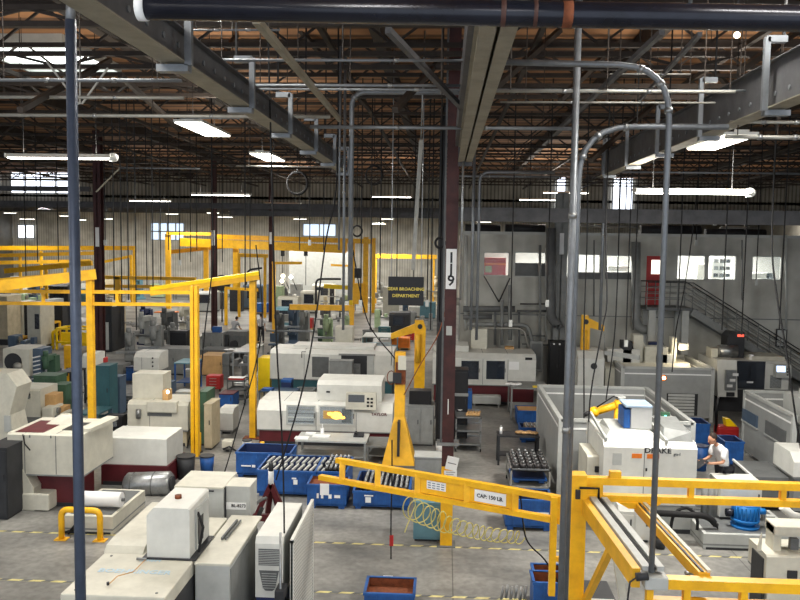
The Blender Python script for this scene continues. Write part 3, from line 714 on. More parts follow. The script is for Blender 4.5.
# people
def person(label, x, y, rz, pose, shirt, trousers, hgt=1.75, hair='hair', z=0):
    """pose: joints in metres for a 1.75 m figure facing -Y"""
    t = thing('person', label, 'person', (x, y, z), rz); k = hgt/1.75
    J = dict(pel=(0,0,.95), waist=(0,0,1.08), chest=(0,0,1.34), neck=(0,0,1.5), headb=(0,-.01,1.56),
             hl=(-.1,0,.93), kl=(-.11,-.03,.5), al=(-.12,.02,.09), tl=(-.13,-.14,.04), hr=(.1,0,.93), kr=(.11,-.02,.5), ar=(.12,.03,.09), tr=(.13,-.13,.04),
             sl=(-.19,0,1.42), el=(-.24,.03,1.13), wl=(-.23,-.08,.88), ml=(-.23,-.12,.8), sr=(.19,0,1.42), er=(.24,.03,1.13), wr=(.23,-.08,.88), mr=(.23,-.12,.8))
    J.update(pose); J = {a: Vector(b)*k for a, b in J.items()}
    def skin(name, chain, rad, m, root, par=None, sub=2):
        keys = list(rad); me = bpy.data.meshes.new(name)
        me.from_pydata([J[a] for a in keys], [(keys.index(a), keys.index(b)) for a, b in chain], [])
        o = bpy.data.objects.new(name, me); C.objects.link(o); o.parent = par or t
        md = o.modifiers.new('s', 'SKIN'); md.use_smooth_shade = True; md.branch_smoothing = .6
        for i, a in enumerate(keys):
            r = rad[a]; r = r if isinstance(r, tuple) else (r, r); me.skin_vertices[0].data[i].radius = (r[0]*k, r[1]*k); me.skin_vertices[0].data[i].use_root = a == root
        s = o.modifiers.new('u', 'SUBSURF'); s.levels = s.render_levels = sub; me.materials.append(M[m]); return o
    body = skin('body', [('pel','waist'),('waist','chest'),('chest','neck'),('neck','headb'),('pel','hl'),('hl','kl'),('kl','al'),('al','tl'),('pel','hr'),('hr','kr'),('kr','ar'),('ar','tr'),
        ('chest','sl'),('sl','el'),('el','wl'),('wl','ml'),('chest','sr'),('sr','er'),('er','wr'),('wr','mr')],
        dict(pel=(.13,.1),waist=(.12,.09),chest=(.13,.085),neck=.055,headb=.055,hl=.08,kl=.052,al=.038,tl=.032,hr=.08,kr=.052,ar=.038,tr=.032,sl=.045,el=.04,wl=.028,ml=(.036,.018),sr=.045,er=.04,wr=.028,mr=(.036,.018)), 'skin', 'pel')
    skin('shirt', [('pel','waist'),('waist','chest'),('chest','neck'),('chest','sl'),('sl','el2'),('chest','sr'),('sr','er2')] , dict(pel=(.165,.125),waist=(.155,.12),chest=(.195,.14),neck=.078,sl=.1,el2=.068,sr=.1,er2=.068), shirt, 'chest') if not J.update(el2=J['sl'].lerp(J['el'],.8), er2=J['sr'].lerp(J['er'],.8)) else None
    skin('trousers', [('pel','hl'),('hl','kl'),('kl','al'),('pel','hr'),('hr','kr'),('kr','ar')], dict(pel=(.155,.12),hl=.1,kl=.075,al=.06,hr=.1,kr=.075,ar=.06), trousers, 'pel')
    for a in ('l','r'):
        A, T = J['a'+a], J['t'+a]; d = (T-A); d.z = 0; s = S().m('black'); s.ball((A.x+d.x*.5, A.y+d.y*.5, .05*k), .06*k, .9, 2.1, .8, 12); s.obj('shoe', t)
    # fingers
    for a in ('l','r'):
        W, Mh = J['w'+a], J['m'+a]; e = (Mh-W).normalized(); side = e.cross(Vector((0,0,1))); side = side.normalized() if side.length > .01 else Vector((1,0,0)); dn = side.cross(e)
        s = S().m('skin')
        for i, L in enumerate((.075,.085,.08,.065)):
            b = Mh+side*(.027-.018*i)*k; s.tube([b, b+e*L*.5*k, b+(e*L*.85-dn*L*.3)*k], [.0095*k,.009*k,.007*k], 6)
        b = W.lerp(Mh, .6)+side*.03*k; s.tube([b, b+(side*.03+e*.03)*k, b+(side*.035+e*.065)*k], [.011*k,.01*k,.008*k], 6); s.obj('fingers', body)
    hd = J['headb']+(J['headb']-J['neck']).normalized()*.115*k; n = J.get('look', Vector((0,-1,0))).normalized()
    s = S().m('skin'); s.ball(hd, .1*k, .78, .95, 1.18, 20); s.ball(hd+n*.1*k+Vector((0,0,-.01)), .016*k, .8, 1.2, 1.3, 8)
    side = n.cross(Vector((0,0,1))).normalized()
    for q in (-1,1): s.ball(hd+side*q*.078*k, .022*k, .5, .9, 1.3, 8)
    s.m('hair')
    for q in (-1,1): s.ball(hd+n*.085*k+side*q*.03*k+Vector((0,0,.015*k)), .01*k, 1.2, 1, .7, 8)
    s.m('red').ball(hd+n*.09*k-Vector((0,0,.045*k)), .014*k, 1.5, .6, .4, 8); s.obj('head', body)
    s = S().m(hair); s.ball(hd-n*.022*k+Vector((0,0,.035*k)), .104*k, .8, .92, 1.0, 18); s.obj('hair', t)
    return t
# ================================================================ centre of the hall
# white grinder with maroon base, lit window
t, f = machine('grinding_machine','long white grinding machine with maroon base and a yellow-lit window','machine',257,392,446,404,2.0,pys=431,
   doors=((288,407,314,423,'glassclear','palegrey'),(320,407.5,353,423.5,'glassclear','white')), chamf=.25, seams=(282,316,356))
x0,x1,z0,z1 = f.r(320,407.5,353,423.5); S().m('silver').box(x0,x1,-.004,.0,z0,z1).obj('lit_chamber', t); S().m('midgrey').box(x1-.35,x1-.05,-.012,-.006,z0+.05,z1-.05).obj('tool_turret', t); S().m('farmyellow').box(x0+.1,x1-.4,-.012,-.006,z0+.16,z1-.12).obj('yellow_fixture', t)
s = S().m('worklight'); s.ball(((x0+x1)/2,-.012,(z0+z1)/2),.13,1.4,.05,.9,12); s.ball(((x0+x1)/2-.2,-.012,(z0+z1)/2+.05),.06,1.6,.05,.9,8); s.ball(((x0+x1)/2+.2,-.012,(z0+z1)/2-.06),.05,1.6,.05,.9,8); s.obj('work_lamp', t)['label'] = 'glowing yellow work lamp behind the window'
x0,x1,z0,z1 = f.r(288,407,314,423); S().m('silver').box(x0,x1,-.004,.0,z0,z1).obj('rolled_shutter', t)
for k in range(4): S().m(('midgrey','white','grey','steelpale')[k]).box(x0,x1,-.014,-.006,z0+(z1-z0)*(.08+.24*k),z0+(z1-z0)*(.16+.24*k)).obj('shutter_band', t)
h = f.h(404); x0 = f.q(314,400)[0]; x1 = f.q(380,400)[0]
S().m('white').prism([(.6,h),(2.0,h),(2.0,h+.62),(.8,h+.62),(.6,h+.5)],'x',x0,x1).obj('upper_housing', t)
S().m('black').box(x0+.3,x0+.42,.58,.62,h+.25,h+.3).obj('handle', t)
pendant(t, f.q(361,408)[0], -.12, f.h(408), .95, .5, .3, 'cream')
text('lettering','TAYLOR',.13,(f.q(379,414)[0],-.012,f.h(413)),(PI/2,0,0),'maroon',t)
S().m('cream').cyl((-f.w/2-.42,1.0,.75),(-f.w/2,1.0,.75),.2,14).obj('end_cover', t); S().m('grey').box(-f.w/2-.35,-f.w/2-.05,.85,1.15,0,.56).obj('end_stand', t)
# second white machine with teal base
t, f = machine('grinding_machine','long white enclosed machine with teal base behind the yellow-lit one','machine',270,393,397,351,1.9,base='teal',pys=380, chamf=.15, seams=(304,))
x0,x1,z0,z1 = f.r(312,357,329,377)
s = S().m('midgrey'); s.box(x0,x1,-.005,.01,z0,z1); s.m('white')
for a in ((x0-.05,x0,z0-.05,z1+.05),(x1,x1+.05,z0-.05,z1+.05),(x0,x1,z1,z1+.05)): s.box(a[0],a[1],-.03,.01,a[2],a[3])
s.obj('open_hatch', t)
x0,x1,z0,z1 = f.r(341,355,374,380)
S().m('dark').box(x0,x1,-.005,.012,z0,z1-.03).obj('work_opening', t); S().m('steel').box(x0+.3,x0+.8,-.03,-.005,z0+.1,z0+.7).obj('spindle_unit', t)
s = S().m('palegrey'); s.box(x1-.28,x1,-.04,0,z0,z1); s.obj('sliding_door', t)
S().m('grey').box(x0-.1,x1+.05,-.05,.02,z1-.04,z1+.03).obj('door_rail', t)
h = f.h(351); s = S().m('white'); s.box(f.q(290,0)[0],f.q(372,0)[0],.7,1.9,h,h+.12); s.obj('top_deck', t)
S().m('dark').tube([(f.q(306,352)[0],-.02,h-.05),(f.q(302,352)[0],-.05,h-.05),(f.q(302,352)[0],-.05,h-.3)],.02,6).obj('hook', t)
t, f = cabinet('grey control cabinet on legs standing between the two white machines',329,352,394,361,.5,'grey',doors=1,name='control_cabinet',legs=.45,Y=31.2)
t, f = machine('control_cabinet','cream control cabinet standing tall behind the teal based machine','cabinet',335,352,372,327,.8,'cream','grey',pys=366,Y=36.5,chamf=.03)
# third white machine with maroon base by the office wall
t, f = machine('grinding_machine','white machine with two dark windows and maroon base behind the numbered column','machine',432,535,404,354,2.0,pys=385,
   doors=((461,361,479,379,'glassdark','white'),(486,361,505,379,'glassdark','white')), chamf=.2, seams=(482,507))
h = f.h(354); S().m('white').box(-f.w/2,f.q(468,0)[0],.5,1.9,h,h+.25,.03).obj('upper_housing', t)
S().m('black').box(f.q(524,0)[0],f.q(531,0)[0],-.012,0,f.h(359),f.h(356.5)).obj('maker_plate', t)
S().m('paper').box(f.q(508,0)[0],f.q(518,0)[0],-.008,0,f.h(369),f.h(361)).obj('notice', t)
S().m('palegrey').box(f.q(472,0)[0],f.q(500,0)[0],-.5,-.05,.1,.42,.03).obj('coolant_tray', t)
for x in (f.q(474,0)[0], f.q(498,0)[0]): S().m('steel').box(x-.03,x+.03,-.45,-.1,0,.1).obj('foot', t)
small('transformer_box','beige electric box with a framed label on top of the two-window machine','box',471,487,352,329,.5,'cream',Y=33.4,z=h)
small('tool_box','small yellow-brown box on top of the two-window machine','box',505,514,352,347,.4,'wood',Y=33.4,z=h)
# yellow floor jibs
def jibpost(label, px, pyb, pyt, wb, wt, Y=None, arm=None, m='farmyellow', arm_h=.3):
    g = G(px, pyb); Y = Y or g.y; x = P(px, pyb, Y).x; h = P(px, pyt, Y).z; t = thing('jib_crane', label, 'crane', (x, Y, 0))
    s = S().m(m); s.hull([(-wb/2,-wb/2,.03),(wb/2,-wb/2,.03),(wb/2,wb/2,.03),(-wb/2,wb/2,.03),(-wt/2,-wt/2,h*.42),(wt/2,-wt/2,h*.42),(wt/2,wt/2,h*.42),(-wt/2,wt/2,h*.42)]); s.box(-wt/2,wt/2,-wt/2,wt/2,h*.42,h); s.obj('post', t)
    s = S().m('dark'); s.box(-wt*.12,wt*.12,-wb*.5-.02,-wt/2,.3,h*.4); s.obj('groove', t)
    S().m('midgrey').box(-wb*.6,wb*.6,-wb*.6,wb*.6,0,.03).obj('base_plate', t)
    if arm:
        a = Vector(arm)-Vector((x, Y, 0)); s = S().m(m); s.bar((0,0,h-.1), a, .14, arm_h); s.obj('arm', t)
        S().m('dark').box(a.x-.09,a.x+.09,a.y-.09,a.y+.09,a.z-.3,a.z-.1,.02).obj('hoist', t)
        s = S().m('dark'); s.cyl((a.x,a.y,a.z-.3),(a.x,a.y,a.z-1.1),.015,6); s.ball((a.x,a.y,a.z-1.15),.06,seg=8); s.obj('hook', t)
    return t
t = jibpost('broad-footed yellow jib post with tangled hoist gear at its top, before the jib arm', 399, 462, 352, .95, .3)
x, Y = t.location.x, t.location.y
s = S().m('rust'); s.box(-.13,.16,-.2,.15,2.35,3.0); s.m('dark').box(-.2,.05,-.28,-.15,2.4,2.7); s.m('cream').box(-.05,.18,-.3,-.2,2.8,3.2); s.obj('hoist_gear', t)
S().m('rust').tube([(-.25+.12*math.cos(a*.5),-.2,2.55+.2*math.sin(a*.5)) for a in range(12)],.015,5).obj('hoist_hose', t)
def arm_post(label, px, pyb, pyt, w, tip, Y, m='yellow'):
    x = P(px, pyb, Y).x; h = P(px, pyt, Y).z; t = thing('lifting_arm', label, 'crane', (x, Y, 0)); tp = P(*tip, Y)-Vector((x, Y, 0))
    S().m(m).prism([(-w/2,.03),(w/2,.03),(w*.55,h*.9),(w*.3,h),(-w*.5,h),(-w*.5,h-.5)],'y',-.12,.12).obj('post', t); S().m('grey').box(-w,w,-.3,.3,0,.03).obj('base_plate', t)
    s = S().m(m); s.hull([(tp.x,-.08,tp.z-.12),(0,-.1,h-.45),(0,.1,h-.45),(tp.x,.08,tp.z-.12),(tp.x,-.08,tp.z+.1),(0,-.1,h-.05),(0,.1,h-.05),(tp.x,.08,tp.z+.1)]); s.obj('arm', t)
    S().m('farmyellow').cyl((-.06,-.16,h-1.7),(-.06,-.16,h-.55),.11,12).obj('balance_cylinder', t); S().m('dark').cyl((0,-.14,h-.25),(0,.14,h-.25),.1,14).obj('pivot', t)
    S().m('steel').tube([(tp.x,0,tp.z-.1),(tp.x+.05,0,tp.z-.6),(tp.x+.02,0,tp.z-1.2)],.02,6).obj('drop_rod', t)
    return t
arm_post('bright yellow balance arm standing behind the department sign cords', 419, 398, 320, .42, (391,336), 32.0)
arm_post('bright yellow balance arm before the office wall by the tall grey pole', 583, 400, 315, .3, (604,328), 31.0)
# grey boxes and machines around the column
t, f = cabinet('grey steel cabinet box beside the numbered column', 407, 433, 446, 406, .9, 'grey', doors=2, name='steel_cabinet')
small('control_box','black box on top of the grey cabinet by the column','box',409,431,405,391,.5,'black',Y=f.Y+.2,z=f.h(406))
t, f = cabinet('tall near-black cabinet right behind the numbered column', 438, 467, 444, 370, .7, 'black', doors=2, name='black_cabinet')
S().m('grey').box(-f.w/2-.01,f.w/2+.01,-.02,0,f.h(396),f.h(393)).obj('steel_band', t)
small('hanging_bag','black hanging bag beside the numbered column','bag',437,446,347,321,.25,'black',Y=25,bev=.08).__getitem__(0)
t, f = bench('grey work table with paper sheets in front of the yellow-lit machine', 295, 366, 466, 441, 1.0, 'grey', topm='palegrey', name='work_table')
Z = f.h(441)
for i, (px, w, d, lab) in enumerate(((303,.4,.3,'white paper sheets at the near end of the work table'),(321,.5,.3,'larger paper stack in the middle of the work table'),(309,.3,.2,'small paper slip at the front of the work table'))):
    o = S().m('paper').box(-w/2,w/2,-d/2,d/2,0,.02+.01*i).obj('paper_stack', None, (P(px,440,f.Y+.45).x, f.Y+.25+.25*i, Z+.001)); tag(o, lab, 'paper')
tt = thing('bottle','white squeeze bottle standing on the work table','bottle',(f.x-.35,f.Y+.7,Z)); S().m('paper').cone((0,0,0),(0,0,.2),.06,.05).obj('body',tt); S().m('paper').cone((0,0,.2),(0,0,.32),.03,.01).obj('nozzle',tt)
tt = thing('telephone','dark desk telephone on the work table','telephone',(f.x+.75,f.Y+.5,Z)); S().m('dark').prism([(0,0),(.25,0),(.25,.1),(0,.04)],'x',-.15,.15).obj('base',tt); S().m('black').box(-.12,-.06,0,.24,.1,.14,.02).obj('handset',tt)
bench('grey low table at the foot of the yellow jib post', 366, 392, 462, 446, 1.1, 'grey', name='work_table')
t, f = cabinet('pale grey low cabinet with a box on top in front of the column', 414, 445, 490, 458, .7, 'grey', doors=1, name='low_cabinet')
small('carton','pale grey metal box on the low cabinet in front of the column','box',414,444,459,457,.6,'palegrey',Y=f.Y,z=f.h(458))
t, f = cabinet('teal painted cabinet under the coiled yellow hose', 413, 441, 542, 503, .7, 'tealpale', doors=1, name='teal_cabinet')
small('fire_extinguisher_box','small red and white box on the teal cabinet','box',437,444,508,502,.15,'red',Y=f.Y+.2,z=f.h(503),lidm='paper')
# blue bins
B1 = bin_('long blue steel bin farthest left in the bin row',236,290,478,453,.95,mark=((.1,.45,.28,.5),(.3,.42,.36,.52)),inside='bluedark')
B2 = bin_('blue steel bin with a slotted rack of grey bars',257,315,497,471,1.45,mark=((.6,.7,.68,.76),(.63,.5,.7,.68)),inside='bluedark')
B2b = bin_('blue steel bin of steel parts squeezed behind the rust-lidded one',316,346,497,472,1.45,inside='bluedark')
B3 = bin_('blue steel bin with rusty load and a white paper tag',307,346,509,485,.75,mark=((.25,.45,.3,.65),(.36,.45,.42,.6),(.55,.45,.63,.62),(.7,.48,.85,.6)),fill=.42)
B4 = bin_('blue steel bin full of standing gear shafts under the jib arm',353,409,510,492,1.7,mark=((.22,.4,.32,.7),(.2,.75,.36,.82)),inside='bluedark')
card(320,484,329,495,B3[1].Y-.03,'white paper tag hanging on the rusty-load blue bin', lines=0)
B5 = bin_('blue steel bin behind the jib arm between the two yellow posts',505,552,531,500,.8,mark=((.45,.6,.48,.66),(.62,.55,.92,.62)),inside='bluedark')
B6 = bin_('blue bin with rusty inside at the near foot of the jib mast',533,564,608,583,.5,Y=13.5)
B6b = bin_('blue bin with rusty inside directly behind another by the jib mast',533,562,608,574,.45,Y=14.1)
B7 = bin_('blue bin with rusty inside cut off by the bottom picture edge',364,414,610,594,.7,Y=13.7)
B8 = bin_('blue bin with a brown lining near the two-window machine',517,541,426,411,.9,inside='cardboard')
B9 = bin_('blue bin of loose parts just in front of the brown-lined one',520,543,443,428,.7,inside='bluedark')
B10 = bin_('blue bin behind the operator beside the machine fence',687,709,447,424,.9,inside='bluedark')
B11 = bin_('blue bin at the operator\'s back',724,743,467,442,.8,inside='bluedark')
# shafts and bars standing in the bins: every piece its own object
def shaft(label, group, r=.05, h=.36, m='parts', x=0, y=0, z=0, tilt=0):
    t = thing('gear_shaft', label, 'gear shaft', (x,y,z), 0, group); t.rotation_euler = (tilt*.3, tilt, 0)
    S().m('steel').cyl((0,0,0),(0,0,h),r*.55,8).obj('shaft', t); S().m(m).cyl((0,0,h*.45),(0,0,h*.75),r,10).obj('gear', t); return t
def fillbin(B, nx, ny, label, group, r, h, m, tilt=0, z=None, mx=.1):
    t, f, H_ = B; k = 0; w = f.w/2; D = 1.0; d = {id(B2):1.45,id(B4):1.7,id(B2b):1.45,id(B5):.8,id(B9):.7}.get(id(B), .9)
    first = None
    for j in range(ny):
        for i in range(nx):
            x = f.x-w+mx+(f.w-2*mx)*(i+.5)/nx; y = f.Y+.1+(d-.2)*(j+.5)/ny; zz = H_-h*.55 if z is None else z
            if first is None: first = shaft(label, group, r, h, m, x, y, zz, tilt)
            else: c = copy_tree(first); c.location = (x, y, zz)
fillbin(B4, 9, 4, 'steel gear shaft standing in the bin under the jib arm', 'gear shafts under the jib arm', .06, .4, 'partsdark', .25)
fillbin(B2b, 5, 4, 'steel gear shaft standing in the bin behind the rusty load', 'gear shafts behind the rusty load', .06, .36, 'partsdark', .3)
fillbin(B9, 4, 3, 'loose steel part in the bin before the brown-lined bin', 'loose parts by the brown-lined bin', .09, .2, 'parts', .5)
first = None
for j in range(2):
    for i in range(11):
        x = B2[1].x-B2[1].w/2+.1+.155*i; o = None
        if first is None: o = first = tag(S().m('palegrey').box(-.025,.025,0,.55,0,.05).obj('steel_bar'), 'grey bar lying across the slotted blue bin', 'bar', 'grey bars in the slotted bin')
        else: o = first.copy(); C.objects.link(o)
        o.location = (x, B2[1].Y+.12+.65*j, B2[2]-.04); o.rotation_euler = (0,0,-.12)
# parts cart with a white frame, and its neighbours
t, f = cart('white-rimmed steel cart carrying rows of dark round parts', 510, 550, 496, 470, 1.5, 'steelpale', 2, name='parts_cart', topm='steel'); Z = f.h(470)
first = None
for j in range(5):
    for i in range(5):
        x = f.x-f.w/2+.14+(f.w-.28)*i/4; y = f.Y+.15+.29*j
        if first is None:
            first = thing('round_part','dark round machined part in the rows on the white-rimmed cart','machined part',(x,y,Z-.01),0,'round parts on the white-rimmed cart')
            S().m('partsdark').cyl((0,0,0),(0,0,.14),.085,12).obj('body', first); S().m('steel').cyl((0,0,.14),(0,0,.2),.035,8).obj('hub', first)
        else: c = copy_tree(first); c.location = (x,y,Z-.01)
bin_('blue tray slung under the white-rimmed cart', 512, 546, 490, 479, .9, inside='bluedark', Y=f.Y+.3, z=.24)
t, f2 = bench('dark steel bench behind the white-rimmed parts cart', 497, 539, 466, 436, .6, 'dark', name='steel_bench')
tt = thing('cloth_rag','crumpled tan rag lying on the dark bench','rag',(P(527,434,f2.Y+.2).x,f2.Y+.3,f2.h(436))); s = S().m('cardboard')
for a in range(7): s.ball((-.24+.08*a,.05*math.sin(a*2),.04),.09,1.2,1.3,.5,8)
s.obj('cloth', tt)
tt = thing('spray_can','small white spray can on the dark bench','can',(P(501,434,f2.Y+.2).x,f2.Y+.2,f2.h(436))); S().m('paper').cyl((0,0,0),(0,0,.2),.04).obj('body',tt); S().m('palegrey').cyl((0,0,.2),(0,0,.25),.02).obj('cap',tt)
t, f = cart('three-tier grey cart with pale rods beside the numbered column', 455, 481, 452, 418, 1.2, 'steel', 3, name='parts_cart'); Z = f.h(418)
for i in range(5):
    tt = thing('machined_rod','pale turned rod in the row on the three-tier cart','machined part',(f.x+.0+.09*i-.05,f.Y+.3,Z+.0),0,'pale rods on the three-tier cart')
    S().m('wood').cyl((0,0,.045),(.06,.42,.045),.042,10).obj('body', tt); S().m('steelpale').cyl((.06,.42,.045),(.075,.52,.045),.02,8).obj('tip', tt)
tt = thing('bowl','white bowl on the three-tier cart','bowl',(f.x-.25,f.Y+1.0,Z)); S().m('paper').cone((0,0,0),(0,0,.06),.06,.12,12).obj('body',tt)
t, f = bench('grey trestle table between the two-window machine and the fence', 510, 548, 420, 388, 1.4, 'grey', name='trestle_table'); Z=f.h(388)
small('yellow_tray','small yellow tray on the trestle table by the fence','tray',533,541,391,387,.3,'yellowbright',Y=f.Y+.1,z=Z)
tt = thing('cloth_rag','white cloth bundle on the trestle table','rag',(P(514,386,f.Y+.4).x,f.Y+.5,Z)); s = S().m('paper')
for a in range(5): s.ball((-.2+.1*a,.05*math.sin(a*2),.04),.1,1.2,1.3,.5,8)
s.obj('cloth', tt)
t, f = cabinet('black electrical cabinet standing against the office wall', 549, 568, 384, 342, .7, 'black', name='electrical_cabinet', doors=2, Y=33.2)
for i in range(2): S().m('paper').cyl((-f.w*.3+f.w*.3*i,-.03,f.h(344)),(-f.w*.3+f.w*.3*i,-.01,f.h(344)),.04,8).obj('indicator', t)
small('blue_tub','small blue tub between the column and the two-window machine','tub',458,472,406,391,.6,'blue',Y=29.5,z=0)
# the near jib crane with its capacity plate
Y0, z0 = 12.3, 0
xp = P(576, 520, 12.3).x
t = thing('jib_crane','yellow jib crane whose latticed arm carries the capacity plate','crane',(xp-.22, 12.2, 0))
ox, oy = xp-.22, 12.2
def L(v): return Vector(v)-Vector((ox, oy, 0))
tip = P(337,460,14.4); tipb = P(320,477,14.5); rt = P(562,499,12.25); rb = P(562,521,12.25)
def ln(a, b, u): return a.lerp(b, u)
S().m('yellow').bar(L(tip), L(rt), .11, .09).obj('top_chord', t)
S().m('yellow').bar(L(tipb), L(rb), .11, .09).obj('bottom_chord', t)
for u in (.03,.21,.4,.62,.82,.985):
    a = ln(tip, rt, u); k = (a.x-tipb.x)/(rb.x-tipb.x); b = ln(tipb, rb, k); S().m('yellow').bar(L(a), L(b), .1, .1).obj('strut', t)
def onarm(u, v): a = ln(tip, rt, u); b = ln(tipb, rb, (a.x-tipb.x)/(rb.x-tipb.x)); return ln(a, b, v)
def armplate(u0, u1, v0, v1, m, name, off=.0, th=.01, par=t):
    d = (rt-tip); nrm = Vector((d.y, -d.x, 0)).normalized(); q = [onarm(u0,v1),onarm(u1,v1),onarm(u1,v0),onarm(u0,v0)]
    s = S().m(m); s.hull([L(q[0]+nrm*(off+th)),L(q[1]+nrm*(off+th)),L(q[1]+nrm*off),L(q[0]+nrm*off),L(q[3]+nrm*(off+th)),L(q[2]+nrm*(off+th)),L(q[2]+nrm*off),L(q[3]+nrm*off)]); return s.obj(name, par)
armplate(.41,.62,.1,.9,'yellow','web_plate',-.02,.03); armplate(.63,.81,.1,.9,'yellow','web_plate',-.02,.03)
for (u0,u1) in ((.42,.61),(.64,.8)): armplate(u0,u1,.1,.14,'rust','plate_edge',.012,.004); armplate(u0,u1,.86,.9,'rust','plate_edge',.012,.004)
armplate(.445,.53,.2,.6,'paper','serial_plate',.012); armplate(.655,.785,.22,.78,'paper','capacity_plate',.012)
d = (rt-tip); az = math.atan2(d.y, d.x); el = math.atan2(d.z, math.hypot(d.x, d.y)); nrm = Vector((d.y, -d.x, 0)).normalized()
c = onarm(.72,.5)+nrm*.026; R = (Matrix.Rotation(az,4,'Z') @ Matrix.Rotation(-el,4,'Y') @ Matrix.Rotation(PI/2,4,'X')).to_euler()
text('lettering','CAP: 150 LB.',.088,L(c),R,'black',t,.002)
for k in range(3):
    for q in range(4): c = onarm(.455+.02*q, .3+.11*k); armplate(.45+.02*q, .464+.02*q, .28+.11*k, .32+.11*k, 'slate', 'small_print', .023, .002)
mz = P(554,505,12.25).x-ox
S().m('yellow').box(mz-.05,mz+.05,0,.1,P(554,595,12.25).z,rt.z+.03).obj('mast', t)
for pz in (509, 558): z = P(560,pz,12.25).z; S().m('yellow').box(mz,xp-ox+.02,.02,.08,z-.05,z+.02).obj('bracket', t)
# coiled hose hung from the arm
s = S().m('hose'); pts = []
A, B = P(408,507,14.0), P(522,538,13.4)
for i in range(300):
    u = i/299; c = ln(A, B, u); c.z -= .12*math.sin(u*PI) ; r = (.24 if u < .35 else .2) - .05*u; a = u*17*2*PI
    sq = .55+.35*math.sin(u*9+.6)**2
    pts.append(c+Vector((r*sq*math.cos(a)*.8, .14*math.cos(a+1), r*math.sin(a))))
pts.append(B+Vector((0,0,.35))); pts.insert(0, A+Vector((-.05,-.05,-.45))); pts.insert(1, A+Vector((.0,-.05,-.3)))
tag(s.tube(pts,.011,5).obj('coiled_hose'),'pale yellow spiral air hose drooping beneath the jib arm','hose')
tt = thing('chain_clip','small red clip on the cord hanging from the jib arm','clip',P(391,540,16)); S().m('red').box(-.03,.05,-.03,.03,-.12,.1,.01).obj('body',tt); S().m('dark').cyl((0,0,-.12),(0,0,-.2),.01).obj('pin',tt)
card(383,576,393,587,14.6,'small white tag above the bottom blue bin', lines=0)
tt = thing('fastener_cluster','cluster of chrome fittings at the bottom edge beside the rusty bins','fittings',P(516,594,13.5)); 
for i in range(6): S().m('steel').cyl((.08*i-.25,.05*(i%2),-.1),(.08*i-.22,.05*(i%2)+.03,.12),.025,8).obj('fitting', tt)
# people in the centre
person('person in a white shirt and dark trousers walking down the far aisle', G(261,343).x, G(261,343).y, PI, dict(kl=(-.11,-.12,.5),al=(-.12,-.08,.09),tl=(-.12,-.24,.06),kr=(.11,.02,.5),ar=(.12,.18,.12),tr=(.12,.06,.04)), 'shirtwhite', 'trousers', 1.78)
person('person in a grey shirt bending over a bench beyond the wooden crate', P(234,345,47).x, 47, PI*.9, dict(chest=(0,-.12,1.32),neck=(0,-.2,1.46),headb=(0,-.24,1.51),sl=(-.19,-.12,1.4),sr=(.19,-.12,1.4),el=(-.24,-.22,1.13),er=(.24,-.22,1.13),wl=(-.18,-.42,1.0),ml=(-.16,-.5,.98),wr=(.18,-.42,1.0),mr=(.16,-.5,.98)), 'shirtgrey', 'slate', 1.78)
# ================================================================ office wall, stair and the right hand machines
YO = 35.0
def ox(px): return P(px, 280, YO).x
def oz(py, px=620): return P(px, py, YO).z
xa = ox(461); zt = oz(236)
holes = [(483,252,509,276),(514,252,554,277),(577,254,600,273),(605,255,632,273),(564,254,568.5,277),(646,256,663,305),(676,255,705,280),(707,255,736,280),(751,256,781,280),(786,330,795,346)]
# wall built in strips round its openings
xs = sorted(set([xa, XR-.05]+[ox(h[0]) for h in holes[:-1]]+[ox(h[2]) for h in holes[:-1]]))
s = S().m('officewall')
for a, b in zip(xs, xs[1:]):
    c = (a+b)/2; cut = [h for h in holes[:-1] if ox(h[0]) < c < ox(h[2])]
    if cut: h = cut[0]; s.box(a,b,YO,YO+.15,0,oz(h[3],(h[0]+h[2])/2)); s.box(a,b,YO,YO+.15,oz(h[1],(h[0]+h[2])/2),zt)
    else: s.box(a,b,YO,YO+.15,0,zt)
s.obj('wall_office'); struct(bpy.data.objects['wall_office'])
struct(S().m('palegrey').box(xa-.05, XR, YO-.06, YO+.2, zt, zt+.12).obj('trim_office_top'))
struct(S().m('stripedark').box(xa, XR, YO-.02, YO, oz(317), oz(316)).obj('trim_office_joint'))
struct(S().m('palegrey').box(xa, XR, YO+.15, YO+8, zt-.3, zt-.05).obj('ceiling_office'))
struct(S().m('palegrey').box(xa, XR, YO+4, YO+4.1, 0, zt-.05).obj('wall_office_inner'))
struct(S().m('grey').box(xa, XR, YO+.15, YO+4, 3.6, 3.75).obj('floor_office'))
